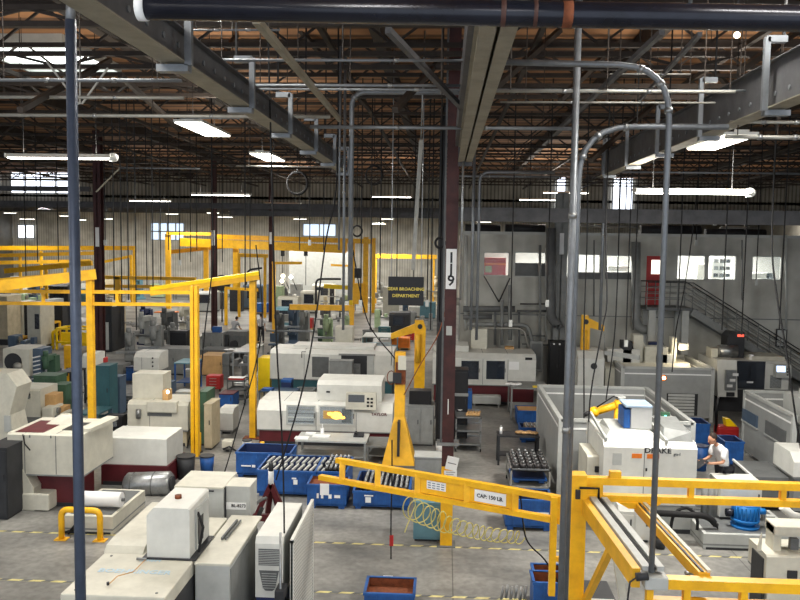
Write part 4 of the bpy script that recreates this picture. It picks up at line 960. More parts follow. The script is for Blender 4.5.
# rooms behind the glass are lit
for i, (px0, px1, e) in enumerate(((512,556,60),(575,634,130),(674,738,130),(750,783,110),(484,510,14))):
    l = bpy.data.lights.new('room_glow','AREA'); l.shape='RECTANGLE'; l.size = ox(px1)-ox(px0); l.size_y = 1.2; l.energy = e*2.2; l.color = (1,.97,.9) if i < 4 else (1,.45,.3)
    o = bpy.data.objects.new('room_glow', l); C.objects.link(o); o.location = ((ox(px0)+ox(px1))/2, YO+2, zt-.4)
nw = 20
for i, (h, lab) in enumerate(zip(holes[:-1], 'abcdefghi')):
    if h[0] == 646: continue
    nw += 1; x0,x1,z0,z1 = ox(h[0]),ox(h[2]),oz(h[3],(h[0]+h[2])/2),oz(h[1],(h[0]+h[2])/2)
    w = struct(S().m('glassclear').box(x0,x1,YO+.06,YO+.08,z0,z1).obj('window_%d' % nw))
    s = S().m('palegrey'); t_ = .04
    for a in ((x0,x0+t_,z0,z1),(x1-t_,x1,z0,z1),(x0,x1,z0,z0+t_),(x0,x1,z1-t_,z1)): s.box(a[0],a[1],YO-.01,YO+.1,a[2],a[3])
    s.obj('window_frame', w)
    if h[0] in (514,):
        zz = oz(263,530); S().m('midgrey').box(x0+t_,x1-t_,YO+.02,YO+.05,z0+t_,zz).obj('lower_panel', w)
    if h[0] in (605,577): struct(S().m('midgrey').box(x0,x1,YO-.02,YO,oz(279,h[0]),z0).obj('trim_%d' % nw))
# things seen inside the rooms
def inroom(name, label, cat, px0, py0, px1, py1, m, Y=36.6):
    a, b = P(px0,py1,Y), P(px1,py0,Y); t = thing(name, label, cat, ((a.x+b.x)/2, Y, a.z)); w=(b.x-a.x)/2; h=b.z-a.z
    S().m(m).box(-w,w,0,.35,0,h,.02).obj('body', t); return t, w, h
t, w, h = inroom('shelf_unit','white shelf unit with dark boxes behind the wide office window','shelf',711,257,724,279,'paper')
for i in range(3):
    S().m('palegrey').box(-w,w,-.06,0,h*(.08+.32*i),h*(.1+.32*i)).obj('shelf', t)
    for j in range(3): S().m(random.choice(['midgrey','dark','grey'])).box(-w+.1+.26*j,-w+.28+.26*j,-.05,0,h*(.1+.32*i),h*(.26+.32*i)).obj('box_file', t)
inroom('notice_board','pale notice board behind the office window left of the red door','board',608,266,628,271,'palegrey'); inroom('office_counter','grey counter edge inside the last office window','counter',752,273,770,280,'palegrey')
inroom('white_partition','white partition panel inside the wide office window','panel',697,264,706,279,'white'); inroom('office_cloth','dark round backed chair inside the last office window','chair',766,273,774,280,'midgrey')
t, w, h = inroom('display_stand','red lit display inside the leftmost office window','display',484,258,506,276,'red',36.0)
S().m('orange').box(-w,w,-.03,0,h*.62,h*.72).obj('orange_band', t); S().m('greenpale').box(-w*.9,-w*.3,-.03,0,h*.2,h*.55).obj('pale_sheet', t)
# red door with landing
x0,x1,z0,z1 = ox(646),ox(663),oz(305,654),oz(256,654)
d = struct(S().m('red').box(x0,x1,YO+.02,YO+.08,z0,z1).obj('door_1'))
a = (ox(651),ox(660.5),oz(274,654),oz(260,654)); S().m('roomlight').box(a[0],a[1],YO+.005,YO+.02,a[2],a[3]).obj('door_window', d); S().m('steel').box(x1-.15,x1-.1,YO-.04,YO+.02,z0+.95,z0+1.1).obj('door_handle', d)
lz = z0; lx0, lx1 = ox(640), ox(684)
t = thing('steel_staircase','grey steel stair with pipe rails descending from the red door landing','staircase',(lx0, YO-1.3, 0))
q = lambda px: ox(px)-lx0
ex, ez = 16.5-lx0, 1.0
sx = lx1-lx0; bz = P(800,376,YO-1.3).z; bx = P(800,376,YO-1.3).x-lx0; slope = (lz-bz)/(bx-sx); endx = sx+lz/slope
S().m('midgrey').box(0,sx,0,1.28,lz-.12,lz).obj('landing', t)
for y in (.0, 1.1): S().m('grey').bar((sx,y+.02,lz-.15),(endx,y+.02,-.05+.05),.05,.3).obj('stringer', t)
n = 22
for i in range(n):
    u = (i+.5)/n; S().m('midgrey').box(sx+(endx-sx)*u-.13,sx+(endx-sx)*u+.13,.05,1.05,lz*(1-u)-.02,lz*(1-u)+.02).obj('tread', t)
for y in (0.0, 1.1):
    for k, dz in enumerate((1.05,.82,.58,.34)):
        S().m('dark' if k == 0 else 'grey').tube([(0,y,lz+dz),(sx,y,lz+dz),(endx,y,dz)],.025 if k == 0 else .017,6).obj('rail', t)
    for i in range(4): x = sx*i/3; S().m('grey').cyl((x,y,lz),(x,y,lz+1.05),.022,6).obj('rail_post', t)
    for i in range(1,7): u=i/7; x = sx+(endx-sx)*u; S().m('grey').cyl((x,y,lz*(1-u)),(x,y,lz*(1-u)+1.05),.022,6).obj('rail_post', t)
for x in (.25, sx-.25):
    for y in (.1,1.1): S().m('palegrey').box(x-.14,x+.14,y-.1,y+.1,0,lz-.12).obj('landing_post', t)
# ducts and pipes on the office wall
pipe('wall_duct','fat grey duct dropping and bending along the wall beside the landing',[(636,242,34.2),(636,328,34.2),(650,330,34.2)],.19,'grey',rad=.4,n=14)
pipe('wall_duct','fat grey duct with a hooked foot beside the broad grey post',[(551,228,34.0),(551,322,34.0),(559,325,34.0)],.2,'midgrey',rad=.4,n=14)
for i, (pts, r, m, lab) in enumerate((
  (((467,324,34.3),(528,325,34.3),(534,352,34.3)),.09,'grey','upper bent pipe running level then down behind the two-window machine'),(((470,328,34.1),(524,328.5,34.1),(530,352,34.1)),.05,'steelpale','bright thin bent pipe close below the upper bent pipe'),
  (((463,309,34.4),(515,309,34.4)),.13,'midgrey','dark thick level pipe under the leftmost office window'),(((463,317,34.2),(492,317,34.2)),.1,'midgrey','short thick level pipe beside the numbered column'),(((517,311,34.5),(553,311,34.5)),.05,'midgrey','thin level pipe left of the hooked duct'),
  (((520,304,34.5),(548,304,34.5)),.03,'dark','thin dark level line under the second office window'),(((502,300,34.2),(502,345,34.2)),.07,'grey','upright pipe under the leftmost window'),(((510,285,34.2),(510,340,34.2)),.09,'grey','thick upright pipe right of the leftmost window'),
  (((519,312,34.4),(519,352,34.4)),.05,'midgrey','thin upright pipe above the two-window machine'),(((495,312,34.1),(495,345,34.1)),.06,'midgrey','dark upright pipe above the beige electric box'),(((521,335,34.4),(545,336,34.4)),.03,'midgrey','short level tube left of the black electrical cabinet'),
  (((522,344,34.4),(548,345,34.4)),.03,'midgrey','lowest short level tube left of the black electrical cabinet'),(((484,276,34.6),(499,302,34.6)),.03,'dark','thin brace slanting down from the leftmost window'),(((510,278,34.6),(499,302,34.6)),.03,'dark','thin brace slanting the other way from the leftmost window'),
  (((540,245,34.5),(540,345,34.5)),.06,'grey','upright pipe left of the hooked duct'),(((546,245,34.6),(546,340,34.6)),.04,'palegrey','pale upright pipe touching the hooked duct'),(((466,235,34.5),(466,330,34.5)),.08,'palegrey','pale upright pipe at the office wall corner'),
  (((742,240,34.6),(742,300,34.6)),.03,'grey','thin upright pipe between the last office windows'),(((786,235,34.6),(786,330,34.6)),.05,'palegrey','pale upright pipe by the picture edge over the stairs'),(((594,240,34.6),(594,316,34.6)),.03,'midgrey','thin upright conduit by the third office window'))):
    pipe('wall_pipe', lab, list(pts), r, m, rad=.3)
t = thing('wall_panel_box','grey electrical box on the office wall above the trestle table','box',P(536,360,34.2)); S().m('grey').box(-.28,.28,0,.3,-.5,.8,.02).obj('body',t); S().m('midgrey').box(-.2,.2,-.02,0,-.4,.7).obj('door',t)
a, b = P(775,347,34.9), P(787,329,34.9); t = thing('wall_notice','blank white notice in a dark frame under the stair rail','notice',((a.x+b.x)/2,34.85,(a.z+b.z)/2)); w,h=(b.x-a.x)/2,(b.z-a.z)/2
S().m('dark').box(-w,w,0,.04,-h,h).obj('frame',t); S().m('palegrey').box(-w+.05,w-.05,-.01,0,-h+.05,h-.05).obj('sheet',t)
# clutter on the office roof
for i,(px0,px1,py,m,lab,r) in enumerate(((465,500,231,'dark','long dark duct lying on the office roof beside the column',.25),(505,545,229,'dark','dark duct section on the office roof over the second window',.22),(640,700,231,'dark','dark duct lying on the office roof over the wide window',.28),(705,765,233,'dark','dark duct on the office roof over the last windows',.2),(580,640,226,'steelpale','pale pipe on the office roof left of the arching conduit',.06),(720,760,228,'steelpale','bright thin pipe on the office roof near the picture edge',.05))):
    A,B = P(px0,py,36.5+i*.2),P(px1,py,36.5+i*.2); A.z = B.z = max(A.z, zt-.05+r); tag(S().m(m).cyl(A,B,r,12).obj('roof_duct'), lab, 'duct')
# ---- the robot cell and the grinder in front of it
def fence(label, x0, x1, y0, y1, h, sides, m='palegrey', panel='fencegrey', name='machine_fence', door=None):
    t = thing(name, label, 'fence', (x0, y0, 0)); W, D = x1-x0, y1-y0
    runs = {'F':((0,0),(W,0)),'B':((0,D),(W,D)),'L':((0,0),(0,D)),'R':((W,0),(W,D))}
    for k in sides:
        (ax,ay),(bx,by) = runs[k]; dx = .03 if k in 'LR' else 0; dy = .03 if k in 'FB' else 0
        s = S().m(panel); s.box(ax-dx,bx+dx,ay-dy,by+dy,.15,h-.06); s.obj('panel', t)
        S().m(m).bar((ax,ay,h-.03),(bx,by,h-.03),.12,.08).obj('top_rail', t)
        S().m('paper').bar((ax-(.035 if k in 'LR' else 0),ay-(.035 if k in 'FB' else 0),h-.25),(bx-(.035 if k in 'LR' else 0),by-(.035 if k in 'FB' else 0),h-.25),.012,.045).obj('white_stripe', t)
    for (ax,ay) in {r for k in sides for r in runs[k]}: S().m(m).box(ax-.06,ax+.06,ay-.06,ay+.06,0,h).obj('post', t)
    return t
dm('fencegrey', (150,152,150), .5, var=.06)
fence('grey walled fence around the robot cell behind the lettered white grinder', 3.05, 6.4, 20.6, 25.4, 2.0, 'FBLR')
t, f = machine('grinding_machine','white thread grinder lettered DRAKE with orange-red stickers','machine',601,694,533,443,2.2,'white','palegrey',pys=505,chamf=.12,seams=(641.5,),basein=.03)
x0,x1,z0,z1 = f.r(601,443,680,500)
text('lettering','DRAKE',.17,(f.q(658,448)[0],-.012,f.h(450.5)),(PI/2,0,0),'dark',t,.004,sx=1.1); text('lettering','gts-l',.09,(f.q(677,452)[0],-.012,f.h(453.5)),(PI/2,0,0),'midgrey',t,.004)
for a, b in ((629,639),(644,651)): z=f.h(457); S().m('orange').box(f.q(a,0)[0],f.q(b,0)[0],-.008,0,f.h(458.5),f.h(454)).obj('sticker', t)
S().m('red').prism([(f.q(652,0)[0],f.h(457)),(f.q(656,0)[0],f.h(454)),(f.q(656,0)[0],f.h(458)),(f.q(650,0)[0],f.h(462))],'y',-.02,0).obj('arrow_sticker', t)
S().m('palegrey').box(f.q(610,0)[0],f.q(619,0)[0],-.006,0,f.h(466),f.h(454)).obj('faint_poster', t); S().m('dark').box(f.q(643,0)[0],f.q(644.5,0)[0],-.03,0,f.h(471),f.h(468)).obj('handle', t)
h = f.h(443)
S().m('palegrey').hull([(f.q(604,0)[0],.3,h),(f.q(660,0)[0],.3,h),(f.q(655,0)[0],1.9,h),(f.q(612,0)[0],1.9,h),(f.q(612,0)[0],.6,h+.14),(f.q(652,0)[0],.6,h+.14),(f.q(652,0)[0],1.7,h+.16),(f.q(614,0)[0],1.7,h+.16)]).obj('sloped_hood', t)
S().m('grey').hull([(f.q(662,0)[0],.2,h),(f.q(692,0)[0],.2,h),(f.q(690,0)[0],1.9,h),(f.q(660,0)[0],1.9,h),(f.q(666,0)[0],.5,h+.25),(f.q(690,0)[0],.3,h+.2),(f.q(690,0)[0],1.5,h+.3),(f.q(664,0)[0],1.5,h+.3)]).obj('rear_hood', t)
S().m('palegrey').bar((f.q(604,0)[0],.1,h+.03),(f.q(604,0)[0],2.1,h+.2),.05,.08).obj('edge_rail', t); S().m('palegrey').bar((f.q(664,0)[0],.05,h+.02),(f.q(660,0)[0],2.0,h+.25),.05,.09).obj('edge_rail', t)
cz = h+.15
o = S().m('silver').box(f.q(634,0)[0],f.q(656,0)[0],.7,1.4,cz,cz+.5,.02).obj('motor_cover', t); S().m('blue').box(f.q(627,0)[0],f.q(634,0)[0],.72,1.38,cz,cz+.45,.03).obj('blue_cover', t); S().m('skyblue').box(f.q(628,0)[0],f.q(656,0)[0],.68,1.42,cz+.5,cz+.56,.02).obj('lid', t)
t2, f2 = machine('switch_cabinet','small cream box cabinet on the left flank of the lettered grinder','cabinet',585,600,533,456,1.2,'cream','palegrey',pys=500,Y=f.Y+.5,chamf=.03)
S().m('black').box(0,.12,-.04,0,f2.h(472),f2.h(466),.01).obj('socket', t2)
# yellow robot arm reaching over
A, B = P(594,412,20.9), P(620,404,20.9)
t = thing('robot_arm','yellow robot arm reaching over the robot cell fence','robot arm',(B.x,B.y,0)); l = lambda p: Vector(p)-t.location
s = S().m('yellow'); s.cyl(l(A), l(B), .1, 14); s.ball(l(A), .14); s.obj('forearm', t); S().m('yellow').ball(l(B), .17).obj('elbow', t)
S().m('yellow').cone((0,0,1.3),l(B)+Vector((0,0,0)),.2,.13,14).obj('upper_arm', t); S().m('midgrey').cyl((0,0,0),(0,0,1.3),.24,16).obj('pedestal', t)
S().m('dark').cyl(l(A)+Vector((-.12,0,-.02)),l(A)+Vector((-.25,0,-.08)),.06,10).obj('gripper', t); S().m('rubber').tube([l(B)+Vector((-.0,-.1,.15)),l(B)+Vector((-.2,-.12,.22)),l(A)+Vector((.05,-.1,.15))],.02,6).obj('hose', t)
S().m('palegrey').cyl(l(B)+Vector((0,0,.14)),l(B)+Vector((0,0,.2)),.14,14).obj('cap', t)
# enclosure behind with white beams in it
g0 = G(627,420); Yc = g0.y; xL = P(622,390,Yc).x; xR = P(712,390,Yc).x
fence('big grey enclosure with a louvred opening behind the robot cell', xL, xR, Yc, Yc+3.4, 2.0, 'FBLR')
a, b = P(666,415,Yc-.04), P(698,394,Yc-.04); t = thing('louvred_shutter','louvred grey shutter in the side of the big grey enclosure','shutter',((a.x+b.x)/2,Yc-.05,a.z)); w=(b.x-a.x)/2; hh=b.z-a.z
S().m('dark').box(-w,w,0,.02,0,hh).obj('frame',t)
s=S().m('palegrey')
for i in range(7): s.hull([(-w+.05,-.03,hh*(i+.1)/7),(w-.12,-.03,hh*(i+.1)/7),(w-.12,0,hh*(i+.1)/7),(-w+.05,0,hh*(i+.1)/7),(-w+.05,-.012,hh*(i+.85)/7),(w-.12,-.012,hh*(i+.85)/7),(w-.12,0,hh*(i+.85)/7),(-w+.05,0,hh*(i+.85)/7)])
s.obj('louvres',t)['kind']='stuff'
tt = thing('warning_lamp','small amber lamp glowing on the big grey enclosure','lamp',P(664,378,Yc-.1)); S().m('flash').ball((0,0,0),.06,seg=8).obj('bulb',tt); S().m('orange').cyl((0,.02,0),(0,.1,0),.11,10).obj('bezel',tt)
tt = thing('status_lamp','small green lamp on the robot cell post','lamp',P(665.5,417,20.5)); S().m('greenled').ball((0,0,0),.045,seg=8).obj('bulb',tt); S().m('green').box(-.12,.12,.02,.1,-.12,.12,.01).obj('housing',tt)
t, f = machine('lathe','white machine with long cream beams inside the big grey enclosure','machine',604,690,412,364,1.6,'cream','grey',pys=395,Y=Yc+1.2,chamf=.2)
hh = f.h(364)
for (a,b,c,d,m) in ((607,640,352,358,'white'),(645,668,349,360,'cream'),(655,675,356,362,'white'),(622,632,344,352,'dark')):
    S().m(m).box(f.q(a,0)[0],f.q(b,0)[0],.3,.9,hh-.05,hh+.05+(364-c)/26,.03).obj('slide_beam',t)
S().m('cream').box(f.q(634,0)[0],f.q(644,0)[0],.5,1.1,hh,hh+1.05,.03).obj('spindle_head',t); S().m('cream').bar((f.q(637,0)[0],.6,hh+1.0),(f.q(650,0)[0],.7,hh+.35),.2,.14).obj('slanting_guard',t)
S().m('cream').box(f.q(672,0)[0],f.q(677,0)[0],.4,.8,hh,hh+1.0,.02).obj('side_column',t); S().m('steelpale').box(f.q(680,0)[0],f.q(690,0)[0],.5,.9,hh+.5,hh+.75).obj('tool_arm',t)
S().m('bluedark').box(f.q(655,0)[0],f.q(670,0)[0],1.2,1.5,hh,hh+.7,.05).obj('motor',t); S().m('dark').tube([(f.q(622,0)[0],.4,hh+.2),(f.q(626,0)[0],.4,hh+.5),(f.q(633,0)[0],.5,hh+.55)],.09,8).obj('cable_duct',t)
l = bpy.data.lights.new('work_glow','POINT'); l.energy=25; l.color=(1,.85,.6); l.shadow_soft_size=.1; o=bpy.data.objects.new('work_glow',l); C.objects.link(o); o.parent=t; o.location=(f.q(683,0)[0],.2,hh+.5)
t, f = machine('lathe','white machine end beside the yellow balance arm and the tall pole','machine',577,603,404,352,1.6,'white','grey',pys=392,Y=30.2,chamf=.25)
S().m('dark').cyl((f.w*.1,-.05,f.h(366)),(f.w*.1,.0,f.h(366)),.12,10).obj('port',t); S().m('palegrey').bar((f.w/2,-.1,f.h(352)),(f.w/2+1.0,-1.2,f.h(352)+.0),.1,.16).obj('slanting_rail',t)
# dark-door machining centre
t, f = machine('machining_centre','white machining centre with dark double doors and a silver motor on top','machine',712,787,412,361,2.0,'white','dark',pys=389,chamf=.08)
x0,x1,z0,z1 = f.r(735,362,765,388); S().m('glassdark').box(x0,(x0+x1)/2-.01,-.03,.0,z0,z1).obj('door',t); S().m('glassdark').box((x0+x1)/2+.01,x1,-.03,.0,z0,z1).obj('door',t)
S().m('dark').box(x0-.02,x1+.02,-.012,.005,z0-.02,z1+.02).obj('door_frame',t); S().m('paper').box((x0+x1)/2-.12,(x0+x1)/2+.12,-.04,-.03,z0+.22,z0+.28).obj('door_handles',t)
x0,x1,z0,z1 = f.r(713,359,734,394); S().m('white').prism([(-.55,z0),(.4,z0),(.4,z1),(-.3,z1)],'x',x0,x1).obj('tool_changer',t)
s=S().m('steel'); s.box(x0+.25,x1-.1,-.62,-.5,z0+.28,z1-.35); s.obj('tool_window',t); S().m('dark').box(x0+.3,x1-.15,-.66,-.6,z0+.05,z0+.2).obj('tray',t)
for k in range(3): S().m('paper').box(x0+.3+.1*k,x0+.5+.1*k,-.66,-.61,z0+.4+.22*k,z0+.5+.22*k).obj('tool',t)
x0,x1,z0,z1 = f.r(767,364,786,388); S().m('glassmid').box(x0+.1,x1-.15,-.02,0,z0,z1-.45).obj('side_window',t)
pendant(t,(x0+x1)/2+.15,-.3,z1-.5,.6,.5,.25,'palegrey','screen')
zz=f.h(361); c=f.q(731,0)[0]; s=S().m('steel'); s.cyl((c-.35,.7,zz+.28),(c+.35,.7,zz+.28),.25,18); s.obj('motor',t); S().m('steelpale').cyl((c-.4,.7,zz+.28),(c-.35,.7,zz+.28),.22,18).obj('motor_cap',t)
c=f.q(740,0)[0]; S().m('dark').prism([(c-.34,zz),(c+.34,zz),(c+.34,zz+1.02),(c-.2,zz+1.02),(c-.34,zz+.85)],'y',.8,1.5).obj('tower',t)
S().m('redglow').box(c+.05,c+.3,.77,.8,zz+.85,zz+.95).obj('red_display',t); S().m('cream').box(f.q(713,0)[0],f.q(720,0)[0],.5,1.2,zz,zz+.4,.03).obj('top_box',t); S().m('paper').box(f.q(751,0)[0],f.q(754,0)[0],.3,.5,zz,zz+.2).obj('sensor',t); S().m('cream').prism([(.2,zz),(1.8,zz),(1.5,zz+.15),(.3,zz+.15)],'x',f.q(752,0)[0],f.q(785,0)[0]).obj('roof_cover',t)
# side fence
fence('grey panelled fence slanting away beside the operator aisle', 9.45, 14.5, 21.8, 25.3, 2.0, 'BL')
x=9.40; 
def sidehole(px0,py0,px1,py1,lab,m='midgrey'):
    a=ray(px0,py1); b=ray(px1,py0); ta=(x-EYE.x)/a.x; tb=(x-EYE.x)/b.x; pa,pb=EYE+a*ta,EYE+b*tb
    t=thing('fence_window',lab,'window panel',(x,(pa.y+pb.y)/2,min(pa.z,pb.z))); d=abs(pb.y-pa.y)/2; h=abs(pb.z-pa.z); S().m(m).box(-.02,.02,-d,d,0,h).obj('pane',t); S().m('palegrey').box(-.03,.01,-d-.05,d+.05,-.05,0).obj('sill',t)
sidehole(766,445,785,420,'grey window panel set in the slanting fence'); sidehole(743,428,757,408,'darker window panel at the far end of the slanting fence','slate')
t, f = machine('machining_centre','pale machine half hidden behind the slanting fence by the picture edge','machine',800,860,436,400,1.2,'palegrey','grey',pys=425,Y=22.4,chamf=.1,top=2)
# operator
oxx, oy_ = 6.6, 18.9
t = thing('operator_platform','low grey step platform the operator stands on','platform',(6.65,18.9,0)); S().m('midgrey').box(-.6,.6,-.6,.7,.1,.28,.02).obj('deck',t)
for x_ in (-.5,.5):
    for y_ in (-.5,.6): S().m('dark').box(x_-.04,x_+.04,y_-.04,y_+.04,0,.12).obj('foot',t)
person('operator in a grey-white shirt leaning over a clipboard at the lettered grinder', oxx+.05, oy_, -1.25, dict(waist=(0,-.03,1.1),chest=(0,-.14,1.36),neck=(0,-.22,1.5),headb=(0,-.27,1.55),sl=(-.19,-.16,1.43),sr=(.19,-.16,1.43),el=(-.23,-.22,1.16),er=(.23,-.22,1.16),wl=(-.14,-.46,1.13),ml=(-.1,-.54,1.14),wr=(.14,-.46,1.13),mr=(.1,-.54,1.14),look=Vector((0,-1,-.5))), 'shirtwhite','trousers',1.86,z=.28)
t = thing('clipboard','dark tablet-like clipboard held by the operator','clipboard',(oxx-.55,oy_-.2,1.47),-1.25); t.rotation_euler=(.5,0,-1.25); S().m('dark').box(-.15,.15,-.22,.1,0,.02,.005).obj('board',t)
# floor sweeper with a red glow, conveyor
g=G(727,444); t=thing('floor_sweeper','small red and yellow machine with a black upright handle behind the operator','sweeper',(g.x,g.y+.3,0))
S().m('red').box(-.2,.5,0,.5,.1,.5,.08).obj('body',t); S().m('yellowbright').prism([(.1,.5),(.45,.5),(.2,.75),(.05,.75)],'y',.1,.4).obj('cover',t); S().m('black').tube([(-.2,.2,.3),(-.25,.1,1.0),(-.24,.0,1.5)],.05,8).obj('handle',t)
for x_ in (-.1,.4): S().m('rubber').cyl((x_,0,.1),(x_,.06,.1),.1,12).obj('wheel',t)
A,B=P(742,474,19.5),P(772,463,21.5); t=thing('chip_conveyor','dark grey sloping chip conveyor with a white edge by the slanting fence','conveyor',(A.x+.35,A.y+.3,0)); 
S().m('midgrey').hull([(0,0,.1),(.9,0,.1),(.9,1.3,.1),(0,1.3,.1),(0,0,.85),(.9,0,.85),(.9,1.3,.9),(0,1.3,.9)]).obj('belt_body',t); S().m('paper').bar((0,-.01,.87),(0,1.3,.92),.05,.05).obj('edge_strip',t)
for p_ in ((.1,.2),(.8,.2),(.1,1.2),(.8,1.2)): S().m('midgrey').box(p_[0]-.04,p_[0]+.04,p_[1]-.04,p_[1]+.04,0,.12).obj('leg',t)
t,f=machine('machining_centre','white machine corner cut off by the picture edge below the slanting fence','machine',792,850,500,455,1.2,'white','grey',pys=478,Y=19.5,chamf=.2)
# coolant tank with blue motor
t,f=machine('coolant_tank','low white coolant tank carrying the blue motor','tank',703,800,551,535,1.7,'palegrey','palegrey',chamf=.01,basein=.01); Z=f.h(535)
S().m('midgrey').box(-f.w/2+.08,f.w/2-.08,.08,1.6,Z-.03,Z+.004).obj('tank_deck',t)
c=P(746,520,f.Y+.45); t=thing('electric_motor','bright blue flanged motor standing on the coolant tank','motor',(c.x,f.Y+.5,Z+.01)); 
s=S().m('bluemotor'); s.cyl((0,0,0),(0,0,.06),.3,24); s.cyl((0,0,.06),(0,0,.14),.2,24); s.obj('base_ring',t); s=S().m('bluemotor'); s.cyl((0,0,.14),(0,0,.2),.3,24); s.cyl((0,0,.2),(0,0,.5),.27,24); s.ball((0,0,.5),.26,1,1,.3,20); s.obj('motor_body',t)
s=S().m('bluemotor')
for k in range(20): a=k*PI/10; s.bar((.28*math.cos(a),.28*math.sin(a),.2),(.28*math.cos(a),.28*math.sin(a),.48),.02,.03)
s.obj('cooling_fins',t)['kind']='stuff'
S().m('bluemotor').cyl((.25,0,.35),(.42,0,.35),.07,12).obj('outlet',t); S().m('blackpipe').cyl((-.42,0,.3),(-.25,0,.3),.09,12).obj('inlet',t)
t=thing('junction_box','small grey electrical box with a black dial beside the blue motor','box',(c.x+.5,f.Y+.35,Z+.01)); S().m('palegrey').box(-.09,.09,0,.12,0,.3,.01).obj('body',t); S().m('black').cyl((0,0,.17),(0,-.02,.17),.03,10).obj('dial',t)
t=thing('canister','blue and white canister at the end of the coolant tank','canister',(c.x+.78,f.Y+.3,Z+.01)); S().m('paper').cyl((0,0,0),(0,0,.12),.11,16).obj('body',t); S().m('blue').cyl((0,0,.12),(0,0,.2),.11,16).obj('lid',t)
cabinet('white metal box cabinet standing on the tank behind the blue motor',719,761,520,483,.7,'white',doors=1,name='filter_cabinet',Y=f.Y+.9,z=Z+.01)
for k,(px) in enumerate((703,709,714)): t=thing('filter_canister','upright steel canister %s beside the filter cabinet'%('farthest from the cabinet','in the middle of three','nearest the cabinet')[k],'filter',(P(px,500,f.Y+1.2).x,f.Y+1.1,Z+.01)); S().m('grey').cyl((0,0,0),(0,0,.75),.075,14).obj('body',t); S().m('steel').cyl((0,0,.75),(0,0,.8),.09,14).obj('cap',t)
pipe('coolant_hose','fat black hose running level from the lettered grinder to the coolant tank',[(655,513,17.4),(711,516,17.4),Vector((P(716,516,17.4).x,17.4,Z+.1))],.07,'rubber',rad=.25,n=12)
pipe('coolant_hose','black hose bowing up between the grinder and the tank',[(668,548,17.2),(674,505,17.6),(700,510,17.6),(697,530,17.4)],.035,'rubber',rad=.4,n=8)
t,f=cabinet('white storage drawer unit under the lettered grinder',618,650,531,512,.5,'white',name='drawer_unit',doors=2,Y=17.4)
t=thing('rounded_cover','white rounded cover lying on the drawer unit','cover',(f.x,f.Y+.02,f.h(512)+.0)); S().m('white').prism([(0,0),(.45,0),(.4,.12),(.05,.12)],'x',-.35,.35).obj('cover',t)
t=thing('steel_offcut','pale steel offcut lying on the floor below the grinder','offcut',G(637,545)); S().m('steelpale').bar((-.15,0,.03),(.15,.1,.03),.09,.05).obj('bar',t)
# cream machine by the near beam
t,f=machine('bench_grinder','cream bench machine with a square arm by the near yellow beam','machine',765,806,592,556,.8,'cream','cream',pys=580,Y=13.5,chamf=.03)
zz=f.h(556); S().m('cream').box(f.q(776,0)[0],f.q(784,0)[0],.2,.55,zz,f.h(531),.01).obj('column',t); S().m('cream').box(f.q(776,0)[0],f.q(812,0)[0],.15,.6,f.h(540),f.h(530),.02).obj('arm',t)
S().m('midgrey').box(f.q(791,0)[0],f.q(799,0)[0],.1,.2,f.h(552),f.h(541)).obj('display',t); S().m('dark').box(f.q(786,0)[0],f.q(796,0)[0],-.03,0,f.h(578),f.h(570),.01).obj('switch_panel',t); S().m('dark').box(-f.w/2-.02,-f.w/2,.1,.6,.1,f.h(562)).obj('side_grille',t)
s=S().m('cream'); s.prism([(P(770,540,13.2).x-f.x,zz),(P(775,530,13.2).x-f.x,zz),(P(775,530,13.2).x-f.x,zz+.3)],'y',.2,.25); s.obj('gusset',t)
pipe('silver_rod','polished bent rod lying along the near yellow beam',[(690,575,9.9),(706,583,9.7),(810,583,9.7)],.03,'steel',rad=.3,n=10)
t=thing('curved_chute','white curved chute at the picture edge above the cream machine','chute',P(792,514,16.2)); S().m('white').tube([(-.2,0,.15),(0,0,-.02),(.35,0,-.1)],.08,8).obj('body',t); S().m('dark').cyl((0,0,-.1),(0,.1,-.25),.03).obj('bolt',t)
# the near yellow workstation crane
Yp=12.3; xp=P(576,520,Yp).x
t=thing('workstation_crane','big yellow workstation crane frame with grey rails at the near corner','crane',(xp,Yp,0)); o3=Vector((xp,Yp,0))
def q3(px,py,Y): return P(px,py or (490 if Y > 11 else 585),Y)-o3
zt2=P(576,470,Yp).z
S().m('yellow').box(-.13,.13,-.13,.13,.03,zt2-.05).obj('post',t); S().m('yellow').box(-.25,.25,-.25,.25,0,.03).obj('base_plate',t)
A,B=q3(563,477,Yp),q3(1000,491.2,Yp); zA=A.z; 
S().m('yellow').box(A.x,B.x,-.07,.07,zA-.09,zA+.02).obj('upper_chord',t); zB=q3(600,495,Yp).z; S().m('yellow').box(A.x+.15,B.x,-.07,.07,zB-.08,zB+.02).obj('lower_chord',t)
for px in (600,691,783): x_=q3(px,485,Yp).x; S().m('yellow').box(x_-.04,x_+.04,-.05,.05,zB,zA-.05).obj('web_post',t)
S().m('yellow').box(q3(578,0,Yp).x,q3(600,0,Yp).x,-.06,.06,zB-.1,zA-.05).obj('corner_plate',t)
S().m('yellow').box(q3(609,0,Yp).x,q3(620,0,Yp).x,-.06,.06,zA+.02,zA+.12).obj('lug',t); S().m('yellow').prism([(q3(617,0,Yp).x,zB-.08),(q3(660,0,Yp).x,zB-.08),(q3(650,0,Yp).x,zB-.17),(q3(628,0,Yp).x,zB-.17)],'y',-.1,.1).obj('trolley_plate',t)
S().m('black').tube([(q3(578,0,Yp).x,-.14,zA-.12),(q3(597,0,Yp).x,-.14,zA-.12),(q3(597,0,Yp).x,-.14,zB)],.02,6).obj('cable',t); S().m('dark').box(q3(574,0,Yp).x,q3(579,0,Yp).x,-.16,-.1,zB-.03,zA-.15,.01).obj('trolley',t)
Yn=9.6; a=q3(646,578,Yn); b=q3(1000,597,Yn); zn=a.z
